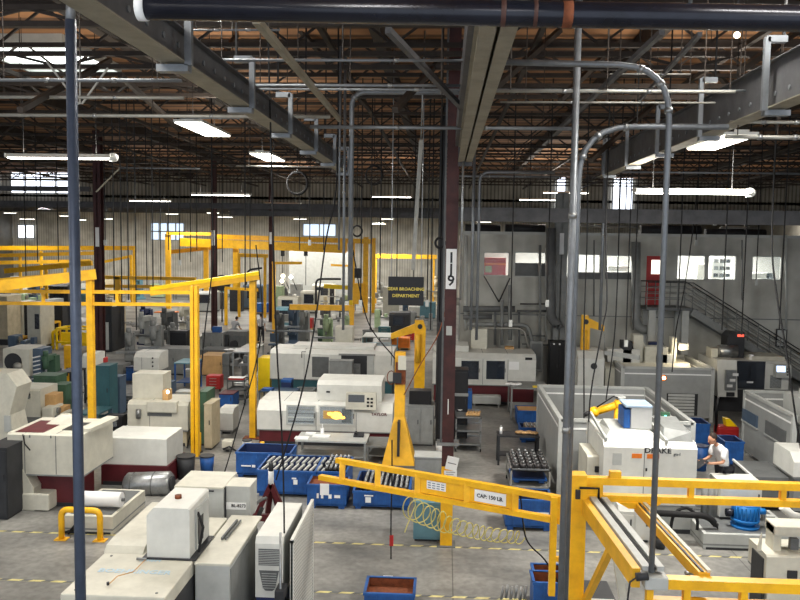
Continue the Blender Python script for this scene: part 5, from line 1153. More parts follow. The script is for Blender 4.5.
S().m('yellow').box(a.x,b.x,Yn-Yp-.08,Yn-Yp+.08,zn-.1,zn+.02).obj('near_beam',t); S().m('yellow').box(a.x+.05,b.x,Yn-Yp-.06,Yn-Yp+.06,zn-.34,zn-.24).obj('near_lower_chord',t)
for px in (646,683,740): x_=q3(px,590,Yn).x; S().m('yellow').box(x_,x_+.08,Yn-Yp-.05,Yn-Yp+.05,zn-.3,zn-.05).obj('near_web_post',t)
r0,r1=q3(592,488,Yp),q3(646,580,Yn); r0.z=r1.z=(r0.z+r1.z)/2
S().m('farmyellow').bar(r0+Vector((-.12,0,-.12)),r1+Vector((-.12,0,-.12)),.1,.24).obj('runway_girder',t)
S().m('palegrey').bar(r0,r1,.1,.06).obj('runway_rail',t); S().m('palegrey').bar(r0+Vector((.17,0,0)),r1+Vector((.17,0,0)),.09,.06).obj('runway_rail',t); S().m('rubber').bar(r0+Vector((.09,0,-.01)),r1+Vector((.09,0,-.01)),.04,.05).obj('runway_cable',t)
r0,r1=q3(639,503,Yp),q3(704,582,Yn+.1); r0.z=r1.z=(r0.z+r1.z)/2
S().m('farmyellow').bar(r0,r1,.14,.14).obj('bridge_beam',t); S().m('cream').bar(r0+Vector((.06,0,.08)),r1+Vector((.06,0,.08)),.05,.03).obj('bridge_strip',t); S().m('dark').bar(r0+Vector((-.02,0,.075)),r1+Vector((-.02,0,.075)),.03,.02).obj('bridge_groove',t)
k0=q3(611,548,11.0); S().m('farmyellow').bar(k0,q3(584,604,12.2),.09,.09).obj('brace',t); S().m('cream').bar(k0+Vector((.06,0,-.05)),q3(624,606,11.0),.1,.09).obj('brace',t); S().m('dark').ball(k0+Vector((0,-.06,0)),.04).obj('bolt',t)
S().m('dark').tube([q3(584,0,Yn)*0+q3(648,580,Yn-.1),q3(640,575,Yn-.1),q3(630,582,Yn-.1),q3(627,604,Yn-.1)],.012,6).obj('loose_cable',t); S().m('dark').cyl(q3(636,577,Yn-.12),q3(648,576,Yn-.12),.05,10).obj('end_motor',t)
t=thing('bin_trolley','dark trolley with a white rim under the yellow crane brace','trolley',(P(596,596,13.0).x,12.8,0)); S().m('dark').box(-.25,.3,0,.8,.12,.75,.03).obj('body',t); S().m('paper').tube([(-.27,-.02,.77),(.24,-.02,.77),(.33,-.02,.2)],.02,6).obj('rim',t)
for x_ in (-.18,.22): S().m('rubber').cyl((x_,.1,.06),(x_+.04,.1,.06),.06,10).obj('caster',t)
# ================================================================ the left foreground enclosures
def topquad(name, label, cat, near, far, zt, m='cream', edge='palegrey', zb=0):
    """a long cabinet given by the near and far edges (pixels) of its top at height zt"""
    a, b = G(*near[0], zt), G(*near[1], zt); c, d = G(*far[0], zt), G(*far[1], zt)
    x0, x1 = (a.x+c.x)/2, (b.x+d.x)/2; y0, y1 = (a.y+b.y)/2, (c.y+d.y)/2
    t = thing(name, label, cat, (x0, y0, zb)); return t, x1-x0, y1-y0, x0, y0
# big cream enclosure with pale blue lettering
t, W, D, X0, Y0_ = topquad('machine_enclosure','big cream enclosure top with faded pale blue lettering','machine',((62,594),(178,598)),((147,512),(215,520)),1.9)
S().m('cream').box(0,W,0,D,.1,1.9,.02).obj('body',t); S().m('midgrey').box(.05,W-.05,.05,D-.05,0,.1).obj('base',t)
S().m('cream').prism([(D*.45,1.9),(D+.3,1.9),(D+.3,2.02),(D*.55,2.02),(D*.48,1.99)],'x',.0,W*.42).obj('raised_step',t)
S().m('dark').box(W-.005,W+.012,.2,1.2,1.0,1.7).obj('side_grille',t)
dm('faintblue',(176,200,214),.6,var=.02)
text('lettering','BOEHRINGER',.17,(W*.5,.75,1.903),(0,0,0),'faintblue',t,.001); text('lettering','GmbH',.12,(W*.55,1.15,1.903),(0,0,0),'faintblue',t,.001)
for x in (.15, W-.15):
    for y in (.12, D*.42): S().m('midgrey').cyl((x,y,1.9),(x,y,1.906),.02,8).obj('screw',t)
p=G(108,585,1.92)-Vector((X0,Y0_,0)); q2=G(146,559,1.92)-Vector((X0,Y0_,0)); S().m('wood').tube([p,p+Vector((.05,.2,.04)),p+Vector((.2,.38,.03)),q2],.008,5).obj('thin_wire',t); S().m('dark').cyl(p,p+Vector((0,0,.04)),.02,8).obj('wire_lug',t)
# rounded white cabinet on it
Yk=G(168,559,1.905).y; a=P(147,559,Yk); b=P(189.4,509,Yk)
t=thing('motor_cabinet','tall white rounded cabinet standing on the cream enclosure','cabinet',((a.x+b.x)/2,Yk,1.905)); w=(b.x-a.x)/2; hh=b.z-1.905
S().m('white').prism([(-w,0),(w,0),(w,hh-.02),(w-.03,hh),(-w+.1,hh),(-w,hh-.12)],'y',0,.95).obj('body',t)
S().m('dark').box(-w-.06,w+.1,-.04,.9,-.0,.02).obj('foot_frame',t); S().m('rust').cyl((0,.45,hh),(0,.45,hh+.05),.05,12).obj('cap',t)
S().m('palegrey').box(w+.002,w+.03,.25,.85,.05,hh-.1).obj('side_panel',t); S().m('dark').box(w+.028,w+.036,.3,.55,.12,hh-.25).obj('side_vent',t); S().m('rubber').tube([(w+.03,.3,hh*.8),(w+.14,.2,hh*.55),(w+.1,.1,hh*.1)],.022,6).obj('hose',t)
S().m('steel').cyl((-w-.12,-.08,.02),(-w+.02,-.08,.02),.02,8).obj('latch',t)
# long grey-cream cabinet
t, W, D, X0, Y0_ = topquad('machine_enclosure','long cream topped cabinet with pale grey front between the two enclosures','machine',((201,563),(235.5,564)),((221,522),(261.5,521)),1.9)
W=-3.02-X0
S().m('palegrey').box(0,W,0,D,.1,1.86,.01).obj('body',t); S().m('cream').box(-.01,W+.01,-.01,D+.3,1.86,1.9,.01).obj('top',t); S().m('grey').box(W,W+.01,.05,D,.2,1.8).obj('side_sheet',t)
S().m('midgrey').bar((W*.3,D*.5,1.93),(W*.35,D*.98,1.93),.03,.04).obj('top_rail',t); S().m('midgrey').bar((W*.42,D*.5,1.93),(W*.47,D*.98,1.93),.02,.03).obj('top_rail',t)
def encl(label, px0,px1,pyb,pyt,Y,d,m,extra=None):
    a=P(px0,pyb,Y); b=P(px1,pyt,Y); t=thing('electrical_box',label,'box',((a.x+b.x)/2,Y,a.z)); w=(b.x-a.x)/2; h=b.z-a.z
    S().m(m).box(-w,w,0,d,0,h,.01).obj('body',t); return t,w,h
t,w,h=encl('grey box with a printed white label strip on a short stand',225,250,518,487,13.3,.5,'palegrey'); S().m('paper').box(-w*.95,w*.7,-.006,0,h*.28,h*.5).obj('label_strip',t)
text('lettering','BL-8273',.075,(w*.1,-.01,h*.4),(PI/2,0,0),'dark',t); S().m('palegrey').box(w*.2,w*.6,.1,.3,-(t.location.z-1.9),0).obj('stand',t); S().m('cream').box(-w,w,0,.5,h,h+.004).obj('top_sheet',t)
t,w,h=encl('pale grey electrical cabinet with knobs beside the rounded white cabinet',192,223.5,519,489,13.2,.6,'palegrey')
S().m('cream').box(-w-.3,w,-.02,.9,h,h+.03).obj('top',t); S().m('dark').box(-w*.9,w*.4,-.02,.0,h-.05,h-.03).obj('slot',t)
for z in (h*.45,): 
    for x in (.0,): S().m('dark').cyl((x,0,z),(x,-.03,z),.02,8).obj('knob',t)
S().m('paper').box(-w*.7,-w*.3,-.01,0,h*.15,h*.6).obj('sticker',t); S().m('palegrey').box(-w,-w+.08,.1,.4,-(t.location.z-1.9),0).obj('stand',t)
S().m('dark').box(w+.0,w+.02,.05,.55,h*.05,h).obj('hinge_gap',t)
pipe('cable_bundle','black bundle of cables drooping between the label box and the grille unit',[(262,508,13.6),(256,522,13.4),(246,533,13.2),(240,540,13.0)],.04,'rubber',rad=.1)
pipe('cable_bundle','black hoses behind the rounded white cabinet',[(204,545,12.6),(211,533,12.8),(219,520,13.1)],.05,'rubber',rad=.1)
pipe('cable_bundle','grey cables arching behind the label box',[(266,498,14.2),(258,500,14),(250,512,13.8)],.03,'midgrey',rad=.2)
# grille unit
t, W, D, X0, Y0_ = topquad('cooling_unit','long white cooling cabinet with two grey grilles in its end','cooling unit',((254.6,537),(284.3,538)),((269,502),(303.7,503)),2.0)
t.location.x+=.08; W=.43; S().m('white').prism([(0,1.05),(D,1.05),(D,2.0),(.06,2.0),(0,1.9)],'x',0,W).obj('body',t); S().m('bluedark').box(.01,W-.01,.01,D,.05,1.05).obj('blue_base',t); S().m('midgrey').box(.02,W-.02,.02,D,0,.05).obj('plinth',t)
s=S().m('midgrey'); s.box(.05,W-.05,-.008,.01,1.56,1.82); o=s.obj('grille',t); S().m('midgrey').prism([(.06,1.48),(W-.06,1.48),(W-.12,1.2),(W-.16,1.16),(.16,1.16),(.12,1.2)],'y',-.008,.01).obj('grille',t)
for i in range(9): S().m('palegrey').box(.05,W-.05,-.012,-.008,1.575+.027*i,1.583+.027*i).obj('louvre',t)
for i in range(7): S().m('palegrey').box(.1,W-.1,-.012,-.008,1.2+.038*i,1.208+.038*i).obj('louvre',t)
S().m('grey').box(W-.012,W+.004,.1,D,1.1,1.98).obj('side_panel',t)
# perforated white side guard
def holes_mat():
    m=bpy.data.materials.new('perforated'); m.use_nodes=True; nt=m.node_tree; b=nt.nodes['Principled BSDF']; tc=nt.nodes.new('ShaderNodeTexCoord')
    mp=nt.nodes.new('ShaderNodeMapping'); mp.inputs['Rotation'].default_value=(.7,0,0); nt.links.new(tc.outputs['Object'],mp.inputs['Vector'])
    w=nt.nodes.new('ShaderNodeTexWave'); w.bands_direction='Z'; w.inputs['Scale'].default_value=7; nt.links.new(mp.outputs['Vector'],w.inputs['Vector'])
    r=nt.nodes.new('ShaderNodeValToRGB'); r.color_ramp.elements[0].position=.2; r.color_ramp.elements[0].color=(lin(110),lin(112),lin(110),1); r.color_ramp.elements[1].position=.4; r.color_ramp.elements[1].color=(lin(212),lin(212),lin(206),1)
    nt.links.new(w.outputs['Fac'],r.inputs['Fac']); nt.links.new(r.outputs['Color'],b.inputs['Base Color']); b.inputs['Roughness'].default_value=.5; M['perforated']=m
holes_mat()
xg=-2.25; t=thing('side_guard','white slotted side guard panel leaning beside the cooling cabinet','guard',(xg,11.7,0))
S().m('perforated').box(-.015,.015,0,1.9,.1,2.0).obj('panel',t); s=S().m('white')
for a in ((0,0,2.0,1.9,2.0),): pass
s.box(-.025,.025,0,1.9,1.96,2.02); s.box(-.025,.025,0,.05,0,2.0); s.box(-.025,.025,1.85,1.9,0,2.0); s.box(-.025,.025,0,1.9,.05,.12); s.obj('frame',t)
S().m('dark').box(-.2,-.06,-.3,.0,1.2,1.34,.01).obj('latch',t); S().m('steel').cyl((-.13,-.2,0),(-.13,-.2,2.2),.02,8).obj('latch_post',t)
# red jack stand
px=271; Yj=16.2; c=P(px,500,Yj); t=thing('jack_stand','dark red A-frame jack stand with a white ram behind the cooling cabinet','jack',(c.x,Yj,0)); ht=P(px,484,Yj).z
for q_ in (-1,1): S().m('maroon').bar((q_*.62,0,.05),(0,0,ht),.12,.1).obj('leg',t); S().m('maroon').bar((q_*.25,.5,.05),(0,.05,ht),.1,.08).obj('leg',t)
S().m('maroon').box(-.4,.4,-.05,.05,ht*.45,ht*.55).obj('crossbar',t); S().m('paper').cyl((0,0,ht-.05),(0,0,ht+.28),.06,12).obj('ram',t); S().m('dark').cyl((0,0,ht+.28),(0,0,ht+.46),.05,12).obj('ram_head',t)
# ================================================================ left: the maroon machine pair, guard rail, tank
t,f=machine('machine_enclosure','big cream open-topped machine with maroon underside at the left','machine',9,84,511,434,1.7,'cream','maroon',pys=475,chamf=.04,seams=(26,57),basein=.35)
h=f.h(434); S().m('maroon').box(-f.w*.42,-f.w*.05,.1,1.3,h,h+.01).obj('red_panel',t); S().m('dark').box(f.w*.12,f.w*.4,.4,1.2,h,h+.01).obj('dark_hatch',t)
S().m('cream').prism([(-f.w/2,0),(-f.w/2+.62,.0),(-f.w/2+.62,.55),(-f.w/2+.35,h*.55),(-f.w/2,h*.55)],'y',-.02,.9).obj('leg_housing',t); S().m('cream').box(-f.w/2+.35,-f.w/2+1.0,-.05,.8,.02,.42,.03).obj('foot_box',t)
for px in (38,59,87): S().m('midgrey').box(f.q(px-7,0)[0],f.q(px-6,0)[0],-.02,0,f.h(438),f.h(435.5)).obj('latch',t)
S().m('rubber').tube([(f.q(25,0)[0],-.02,h-.02),(f.q(27,0)[0],-.03,h-.25),(f.q(32,0)[0],-.02,h-.4)],.015,5).obj('cable',t)
S().m('cream').hull([(-.45,.9,h),(.3,.9,h),(.3,1.5,h),(-.45,1.5,h),(-.2,1.1,h+.2),(.05,1.1,h+.2),(.05,1.3,h+.2),(-.2,1.3,h+.2)]).obj('peaked_cover',t)
S().m('cream').bar((f.w/2-.1,.3,h+.04),(f.w/2+.05,1.6,h+.06),.3,.08).obj('edge_trim',t)
t,f=machine('machine_enclosure','white box machine on a maroon base right of the open-topped one','machine',104,167,485,438,1.3,'white','maroon',pys=465,chamf=.02,basein=-.05)
t,f=bench('grey machine bench with a dark monitor behind the white box machine',104,163,462,431,.9,'midgrey',name='machine_bench',Y=24.0); Zb=f.h(431)
t=thing('monitor','dark boxy monitor on the machine bench','monitor',(P(114,428,24.2).x,24.2,Zb)); S().m('black').box(-.28,.28,0,.4,0,.42,.04).obj('case',t); S().m('glassmid').box(-.2,.1,-.01,.0,.08,.34).obj('screen',t); S().m('black').box(-.4,.4,-.2,.45,-.0,.03).obj('tray',t)
small('white_box','small white carton on the machine bench','box',145,161,437,427,.4,'paper',Y=24.1,z=Zb)
for i,(px,lab) in enumerate(((127,'flat white parcel at the near end of the machine bench'),(140,'flat white papers in the middle of the machine bench'))): t=thing('flat_parcel',lab,'parcel',(P(px,431,24.3).x,24.35,Zb)); S().m('paper').box(-.2,.2,0,.25,0,.05,.01).obj('body',t)
# drum on a stand
c=P(148,485,19.6); t=thing('metal_drum','ribbed silver drum lying on its side over a brown frame','drum',(c.x,19.6,c.z)); r=.32
a=Vector((-.52,0,-.02)); b=Vector((.52,.1,.02)); s=S().m('steel'); s.tube([a-Vector((.06,0,0)),a,b,b+Vector((.06,0,0))],[r*.8,r,r,r*.8],24); s.obj('shell',t)
for u in (.15,.65): p=a.lerp(b,u); S().m('midgrey').cyl(p-Vector((.015,0,0)),p+Vector((.015,0,0)),r*1.02,24).obj('band',t)
S().m('dark').cyl(b+Vector((.06,0,0)),b+Vector((.1,0,0)),r*.6,20).obj('end_cap',t)
for x in (-.4,.4): S().m('maroon').box(x-.04,x+.04,-.2,.3,-c.z+.0,-r*.8).obj('stand_leg',t)
t,f=machine('filter_tank','low cream filter tank with a white roll on top','tank',65,113,534,516,1.9,'cream','cream',chamf=.01,basein=.01); h=f.h(516)
S().m('midgrey').box(-f.w/2+.08,f.w/2-.08,.1,1.8,h-.02,h+.005).obj('deck',t)
t2=thing('filter_roll','white paper filter roll lying on the filter tank','roll',(f.x,f.Y+.55,h+.2)); S().m('paper').cyl((-.5,0,0),(.52,0,0),.17,20).obj('roll',t2); S().m('midgrey').cyl((.52,0,0),(.58,0,0),.04,8).obj('core',t2)
t,f=machine('pump_box','small cream pump box with a red valve under the maroon machine','box',48,72,511,498,.8,'cream','cream',Y=18.6,chamf=.01,basein=.01)
S().m('red').cyl((.05,.2,f.h(498)),(.3,.25,f.h(491)),.09,12).obj('red_valve',t); S().m('paper').cyl((-.2,.2,f.h(498)),(-.2,.2,f.h(489)),.08,12).obj('filter_cup',t)
g=G(81,540); t=thing('guard_rail','yellow bent-pipe guard rail on the floor by the dark blue pole','guard rail',(g.x,g.y,0)); w=P(103,540,g.y).x-g.x; hh=P(81,510,g.y).z
S().m('yellow').tube(route([(-w+.06,0,0),(-w+.06,0,hh),(w-.06,0,hh),(w-.06,0,0)],.16,6),.065,14).obj('rail_pipe',t)
for x in (-w+.06,w-.06): S().m('farmyellow').box(x-.13,x+.13,-.1,.1,0,.02).obj('foot_plate',t)
t=thing('floor_hose','dark hose loop lying behind the yellow guard rail','hose',(g.x-.2,g.y+.25,.02)); S().m('rubber').tube([(-.2,0,.02),(0,-.05,.25),(.1,0,.35),(-.05,.05,.1),(-.3,.05,.02)],.03,6).obj('hose',t)
bag=P(3,520,18.5); t=thing('rubbish_bin','dark grey bin cut off by the left picture edge','bin',(bag.x-.2,18.2,0)); S().m('midgrey').cone((0,0,.02),(0,0,1.15),.32,.42,14).obj('body',t); S().m('dark').cyl((0,0,1.15),(0,0,1.2),.44,14).obj('rim',t)
cabinet('dark rack unit cut off by the left picture edge',-14,8,520,448,1.0,'dark',name='dark_rack')
# teal bench, blue lockers etc in the left middle
t,f=bench('teal topped bench beyond the dark blue pole',76,98,440,414,1.2,'slate',name='teal_bench',topm='teal')
small('white_tub','pale small box on the teal bench','box',98,105,440,408,.5,'palegrey',Y=26.5,z=.4)
cabinet('tall slate blue locker right of the yellow crane post',96,110,424,366,.7,'teal',name='locker',doors=1)
cabinet('short blue locker beside the tall slate blue one',110,120,416,377,.6,'slate',name='locker',doors=1)
# cream lathe group
t,f=machine('lathe','cream lathe with a raised block and a bright lamp left of the yellow post','machine',128,188,446,402,1.3,'cream','beige',pys=430,chamf=.1,seams=(150,))
h=f.h(402); S().m('cream').prism([(f.q(127,0)[0],h*.4),(f.q(139,0)[0],h*.9),(f.q(150,0)[0],h),(f.q(158,0)[0],h),(f.q(158,0)[0],f.h(377)),(f.q(127,0)[0],f.h(377))],'y',.5,1.25).obj('raised_block',t)
S().m('midgrey').box(f.q(148,0)[0],f.q(172,0)[0],-.02,.1,f.h(416),f.h(413)).obj('slot',t); S().m('cream').box(f.q(148,0)[0],f.q(178,0)[0],-.1,.2,f.h(412),f.h(401),.03).obj('apron',t)
S().m('flash').ball((f.q(166,0)[0],.2,f.h(393)),.045,1,1,1.3,10).obj('machine_lamp',t); S().m('wood').box(f.q(160,0)[0],f.q(166,0)[0],.25,.6,h,f.h(392)).obj('workpiece',t); S().m('steel').cyl((f.q(140,0)[0],-.1,f.h(418)),(f.q(140,0)[0],-.1,f.h(409)),.08,10).obj('handle_wheel',t)
cabinet('pale grey electrical cabinet against the yellow crane post',176,191,440,392,.5,'palegrey',name='electrical_cabinet',doors=2,Y=26.2)
t,f=machine('lathe_guard','white hooded machine head with small buttons left of the long grey box','machine',134,159,387,353,1.2,'white','grey',pys=371,chamf=.2,seams=(142,))
for i in range(3): S().m('dark').cyl((f.q(153,0)[0],-.03,f.h(358+4*i)),(f.q(153,0)[0],0,f.h(358+4*i)),.04,8).obj('button',t)
small('blue_crate','bright blue crate beside the white hooded machine','crate',126,133,380,367,.5,'blue',Y=35,lidm='bluedark')
cabinet('long grey metal box bench behind the white hooded machine',158,192,375,349,1.2,'grey',name='steel_chest',doors=2)
small('black_box','black machine box with a white sticker on the long grey box','box',170,186,349,331,.6,'black',Y=38.9,z=.98,lidm='dark')
t,f=bench('blue work bench left of the yellow crane post',174,193,392,363,1.3,'blue',name='work_bench',topm='tealpale')
# far left machines
t,f=machine('lathe','pale green-white machine with a round cut opening at the picture edge','machine',4,30,397,349,1.4,'cream','palegrey',pys=376,chamf=.03)
S().m('dark').cyl((f.q(14,0)[0],-.02,f.h(362)),(f.q(14,0)[0],.0,f.h(362)),.36,20).obj('opening',t); S().m('steelpale').ball((f.q(19,0)[0],-.05,f.h(366)),.2,1,.5,.8,10).obj('chuck',t)
cabinet('blue and white louvred cabinet beside the pale round-opening machine',30,42,396,349,.9,'slate',name='louvred_cabinet',doors=1)
t=bpy.data.objects['louvred_cabinet']; 
for i in range(8): S().m('paper').bar((-.2,-.02,.35+.17*i),(.22,-.02,.45+.17*i),.03,.05).obj('louvre',t)
mill('green milling machine left of the dark blue pole',46,398,1.9,'green'); cabinet('dark green cabinet under the green milling machine',34,57,415,376,.8,'green',name='tool_cabinet',doors=2,Y=27.6)
cabinet('mid green cabinet standing in front of the green milling machine',52,66,424,385,.7,'green',name='tool_cabinet',doors=1,Y=27.0)
t=thing('green_drum','bright green drum with a flat lid left of the dark blue pole','drum',(P(41,400,28.5).x,28.5,0)); S().m('greenbright').cyl((0,0,.02),(0,0,P(41,386,28.5).z),.28,20).obj('body',t); S().m('greenbright').cyl((0,0,P(41,386,28.5).z),(0,0,P(41,386,28.5).z+.05),.3,20).obj('lid',t)
t,f=machine('milling_machine','cream machine with a rounded window at the picture edge','machine',14,41,430,389,1.2,'cream','grey',pys=417,chamf=.06,doors=((17,392,30,399,'glassmid','cream'),)); S().m('wood').box(f.w/2-.02,f.w/2+.35,.3,.9,.2,f.h(396),.03).obj('side_column',t)
t=thing('machine_cover','cream swept machine cover nearest the picture edge','machine',(P(2,430,23.5).x,23.5,0)); S().m('cream').prism([(-.6,0),(.45,0),(.25,1.0),(.5,1.9),(.2,2.3),(-.6,2.3)],'y',0,.9).obj('cover',t); S().m('palegrey').box(.1,.3,-.05,0,.5,1.0).obj('hatch',t)
lathe('beige hooded lathe behind the red-panelled machine',42,78,432,408,'cream'); small('wooden_block','pale wood coloured housing by the foot of the dark blue pole','box',54,64,425,407,.5,'wood',Y=26)
bench('dark shelf bench just left of the dark blue pole',58,75,408,372,1.0,'dark',name='shelf_bench')
# tall cream machining centres far left
for i,(a,b,yb,yt,m,lab) in enumerate(((-14,8,345,296,'beige','tall beige machine cut off by the picture edge'),(15,23,342,302,'cream','tall cream column machine with dark sides left of the window machine'),(28,41,352,303,'cream','cream machining centre with a narrow dark window'),(42,52,340,300,'palegrey','pale control cabinet with a dark round dial'))):
    t,f=machine('machining_centre',lab,'machine',a,b,yb,yt,1.6,m,'dark',pys=yb-6,chamf=.03)
    if i==1: S().m('dark').box(f.w/2,f.w/2+.45,.2,1.3,0,f.h(303)).obj('dark_column',t); S().m('black').box(-f.w/2-.4,-f.w/2,.2,1.3,.3,f.h(303)).obj('dark_column',t)
    if i==2: x0,x1,z0,z1=f.r(35,314,39,329); S().m('glassdark').box(x0,x1,-.02,0,z0,z1).obj('window',t)
    if i==3: S().m('dark').cyl((0,-.03,f.h(314)),(0,0,f.h(314)),.2,14).obj('dial',t)
lathe('grey blue lathe in front of the tall cream column machine',8,33,358,336,'slate'); 
cabinet('tall dark blue cabinet behind the yellow machine',52,63,340,306,1.2,'dark',name='cabinet_tower',doors=1); cabinet('royal blue cabinet beside the dark blue pole',63,73,338,305,1.2,'blue',name='cabinet_tower',doors=1)
def cage(label,px0,px1,pyb,pyt,d,m='yellow',name='safety_cage',bars=1,panel=None):
    f=Fr(px0,px1,pyb); t=thing(name,label,'frame',f.loc); w=f.w/2; h=f.h(pyt); r=.05
    for x in (-w,w):
        for y in (0,d): S().m(m).box(x-r,x+r,y-r,y+r,0,h).obj('post',t)
    for y in (0,d):
        for z in (h,h*.35): S().m(m).box(-w,w,y-r,y+r,z-r,z+r).obj('bar',t)
    for x in (-w,w): S().m(m).box(x-r,x+r,0,d,h-r,h+r).obj('bar',t)
    if panel: S().m(panel).box(-w+.1,w-.1,.3,.4,.2,h*.8).obj('back_panel',t)
    return t,f
cage('small yellow framed cage right of the cream machining centre',41,53,343,323,.9,panel='maroon')
t,f=cage('bright yellow frame machine straddling the dark blue pole',57,96,350,329,1.2,'yellowbright',name='yellow_fixture',panel='yellowbright'); S().m('yellowbright').tube([(-f.w/2,.2,f.h(330)),(-f.w/2-.35,.2,f.h(334)),(-f.w/2-.35,.2,0)],.1,10).obj('bent_rail',t)
jibpost('yellow pillar bollard left of the dark blue pole',69,382,345,.3,.28,m='yellow'); 
small('orange_box','orange-yellow box right of the tall yellow crane post','box',97,104,352,334,.5,'farmyellow',Y=44)
cabinet('near-black tall rack beyond the yellow crane post',104,112,352,303,1.0,'dark',name='rack_tower',doors=1); cabinet('second near-black tall rack nearer the milling machines',113,118,350,303,1.0,'black',name='rack_tower',doors=1)
t,f=machine('grinder','white slim pedestal machine by the near-black racks','machine',103,109,352,322,.6,'white','grey',chamf=.02)
machine('lathe_guard','red and white machine behind the tall yellow crane post','machine',83,95,400,354,1.0,'white','grey',pys=385,chamf=.1); small('red_box','red box beside the yellow crane post','box',97,104,367,358,.4,'red',Y=31.5,z=1.35)
# row of grey milling machines
for i,(px,py,h,m,lab) in enumerate(((129,374,2.2,'grey','grey milling machine leftmost of the milling row'),(141,356,2.4,'palegrey','pale milling machine second in the milling row'),(153,372,2.5,'grey','tall grey milling machine in the middle of the row'),(164,352,2.5,'midgrey','dark grey milling machine fourth in the row'),(173,366,2.2,'grey','grey milling machine at the end of the row'),(119,340,2.3,'beige','beige milling machine by the near-black racks'),(181,340,2.4,'cream','cream milling machine behind the black box'),(189,356,2.2,'palegrey','pale milling machine next to the yellow crane post'))): mill(lab,px,py,h,m,rz=(.3,-.3,.1,-.2,.4,.2,-.4,.1)[i])
mill('small blue and grey drill press above the milling row',143,345,2.4,'bluedark'); bench('long dark bench behind the milling row',108,190,338,325,1.2,'midgrey',name='long_bench')
for i,(a,b,lab) in enumerate(((154,163,'orange painted jib arm head left over the milling row'),(167,176,'orange painted jib arm head right over the milling row'))): small('orange_housing',lab,'housing',a,b,322,312,.6,'orange',Y=47,z=1.9)
# right of the yellow post: benches, crates, tool cart
t,f=bench('long bench with grey drawers right of the yellow crane post',200,240,368,350,1.2,'midgrey',name='long_bench',topm='steel'); 
cabinet('grey cabinet with a blue lidded tub on it',202,223,358,333,1.0,'grey',name='storage_cabinet',doors=2,Y=41); small('blue_tub','blue tub on the grey cabinet','tub',212,220,333,327,.4,'blue',Y=41.2,z=P(212,333,41).z)
t,f=machine('milling_machine','dark machine tool in front of the bending person','machine',224,246,357,332,1.2,'midgrey','dark',pys=346,Y=41.5,chamf=.2); S().m('dark').cyl((0,-.1,.9),(0,-.3,.9),.2,12).obj('spindle',t); S().m('dark').box(-.9,-.3,-.25,0,.5,1.4,.05).obj('side_unit',t)
t,f=cabinet('wooden crate with flat lid right of the yellow crane post',200,222,376,356,1.3,'wood',name='wooden_crate',cat='crate',doors=1,topm='wood')
lathe('dark grey lathe between the wooden crate and the aisle',222,246,380,354,'midgrey'); lathe('pale lathe against the yellow post behind the wooden crate',198,224,350,336,'palegrey')
t,f=bench('grey packing table behind the red tool cart',232,250,398,352,2.6,'steel',name='packing_table'); 
t,f=cart('dark tool cart with a red tray of tools near the yellow portal post',227,245,405,381,.8,'midgrey',3,name='tool_cart'); small('red_tray','red tray of tools on the dark tool cart','tray',228,243,381,378,.4,'red',Y=f.Y+.1,z=f.h(381),lidm='paper')
t,f=cabinet('blue chest with a dull red top beside the tool cart',219,233,409,394,.9,'blue',name='blue_chest',cat='chest',doors=1,topm='maroon')
t,f=machine('coolant_pump','white pump cabinet near the foot of the yellow portal post','machine',219,233,434,409,.8,'white','grey',chamf=.15)
t,f=machine('hose_reel','small cream fitting on the floor by the blue bin','fitting',222,232,452,441,.3,'cream','grey',chamf=.03); S().m('dark').tube([(-.1,-.05,.1),(.1,-.1,.2),(.3,-.05,.05)],.03,6).obj('hose',t)
for i,(x_,lab) in enumerate(((203,'narrow green machine side close to the yellow crane post'),(208,'pale beige strip cabinet close to the yellow crane post'))): cabinet(lab,x_-4,x_+4,446+4*i,392+12*i,.9,('green','beige')[i],name='side_cabinet',doors=1)
t=thing('yellow_bin','plain bright yellow bin standing in the aisle behind the yellow post','bin',(0,0,0)); f=Fr(258,270,391); t.location=f.loc; S().m('yellowbright').box(-f.w/2,f.w/2,0,.9,.03,f.h(358),.02).obj('body',t); S().m('farmyellow').box(-f.w/2,f.w/2,0,.9,0,.03).obj('base',t)
t,f=cart('low dark trolley of small parts between the two white machines',259,296,410,392,.8,'slate',2,name='parts_trolley'); small('blue_part_box','blue part box on the low dark trolley','box',262,272,393,389,.4,'blue',Y=f.Y+.1,z=f.h(393)); small('navy_tub','navy blue tub hanging beside the low dark trolley','tub',281,291,398,380,.5,'bluedark',Y=f.Y+.85,lidm='blue')
cage('dark steel stand before the teal machine base',296,313,400,391,.6,'grey',name='steel_stand')
# ================================================================ left yellow cranes
def truss(t,A,B,dz,r,n,m='yellow'):
    S().m(m).bar(A,B,r,r).obj('upper_chord',t); S().m(m).bar(A-Vector((0,0,dz)),B-Vector((0,0,dz)),r,r).obj('lower_chord',t)
    for i in range(n+1): p=A.lerp(B,i/n); S().m(m).bar(p,p-Vector((0,0,dz)),r*.8,r*.8).obj('web_post',t)
gp=G(195.5,457); Yc1=gp.y; t=thing('workstation_crane','nearer yellow workstation crane with a double chord beam at the left','crane',(gp.x,Yc1,0)); l=lambda p: p-Vector((gp.x,Yc1,0))
hp=P(195.5,286,Yc1).z; S().m('yellow').box(-.11,-.015,-.1,.1,.03,hp).obj('post',t); S().m('yellow').box(.015,.11,-.1,.1,.03,hp).obj('post',t); S().m('midgrey').box(-.25,.25,-.2,.2,0,.03).obj('base_plate',t)
x2=P(92,408,Yc1).x-gp.x; S().m('yellow').box(x2-.09,x2+.09,-.09,.09,.03,P(92,272,Yc1).z).obj('post',t); S().m('midgrey').box(x2-.25,x2+.25,-.2,.2,0,.03).obj('base_plate',t)
truss(t,l(P(-30,291,Yc1)),l(P(192,292.5,Yc1)),l(P(92,291,Yc1)).z-l(P(92,303,Yc1)).z,.1,3)
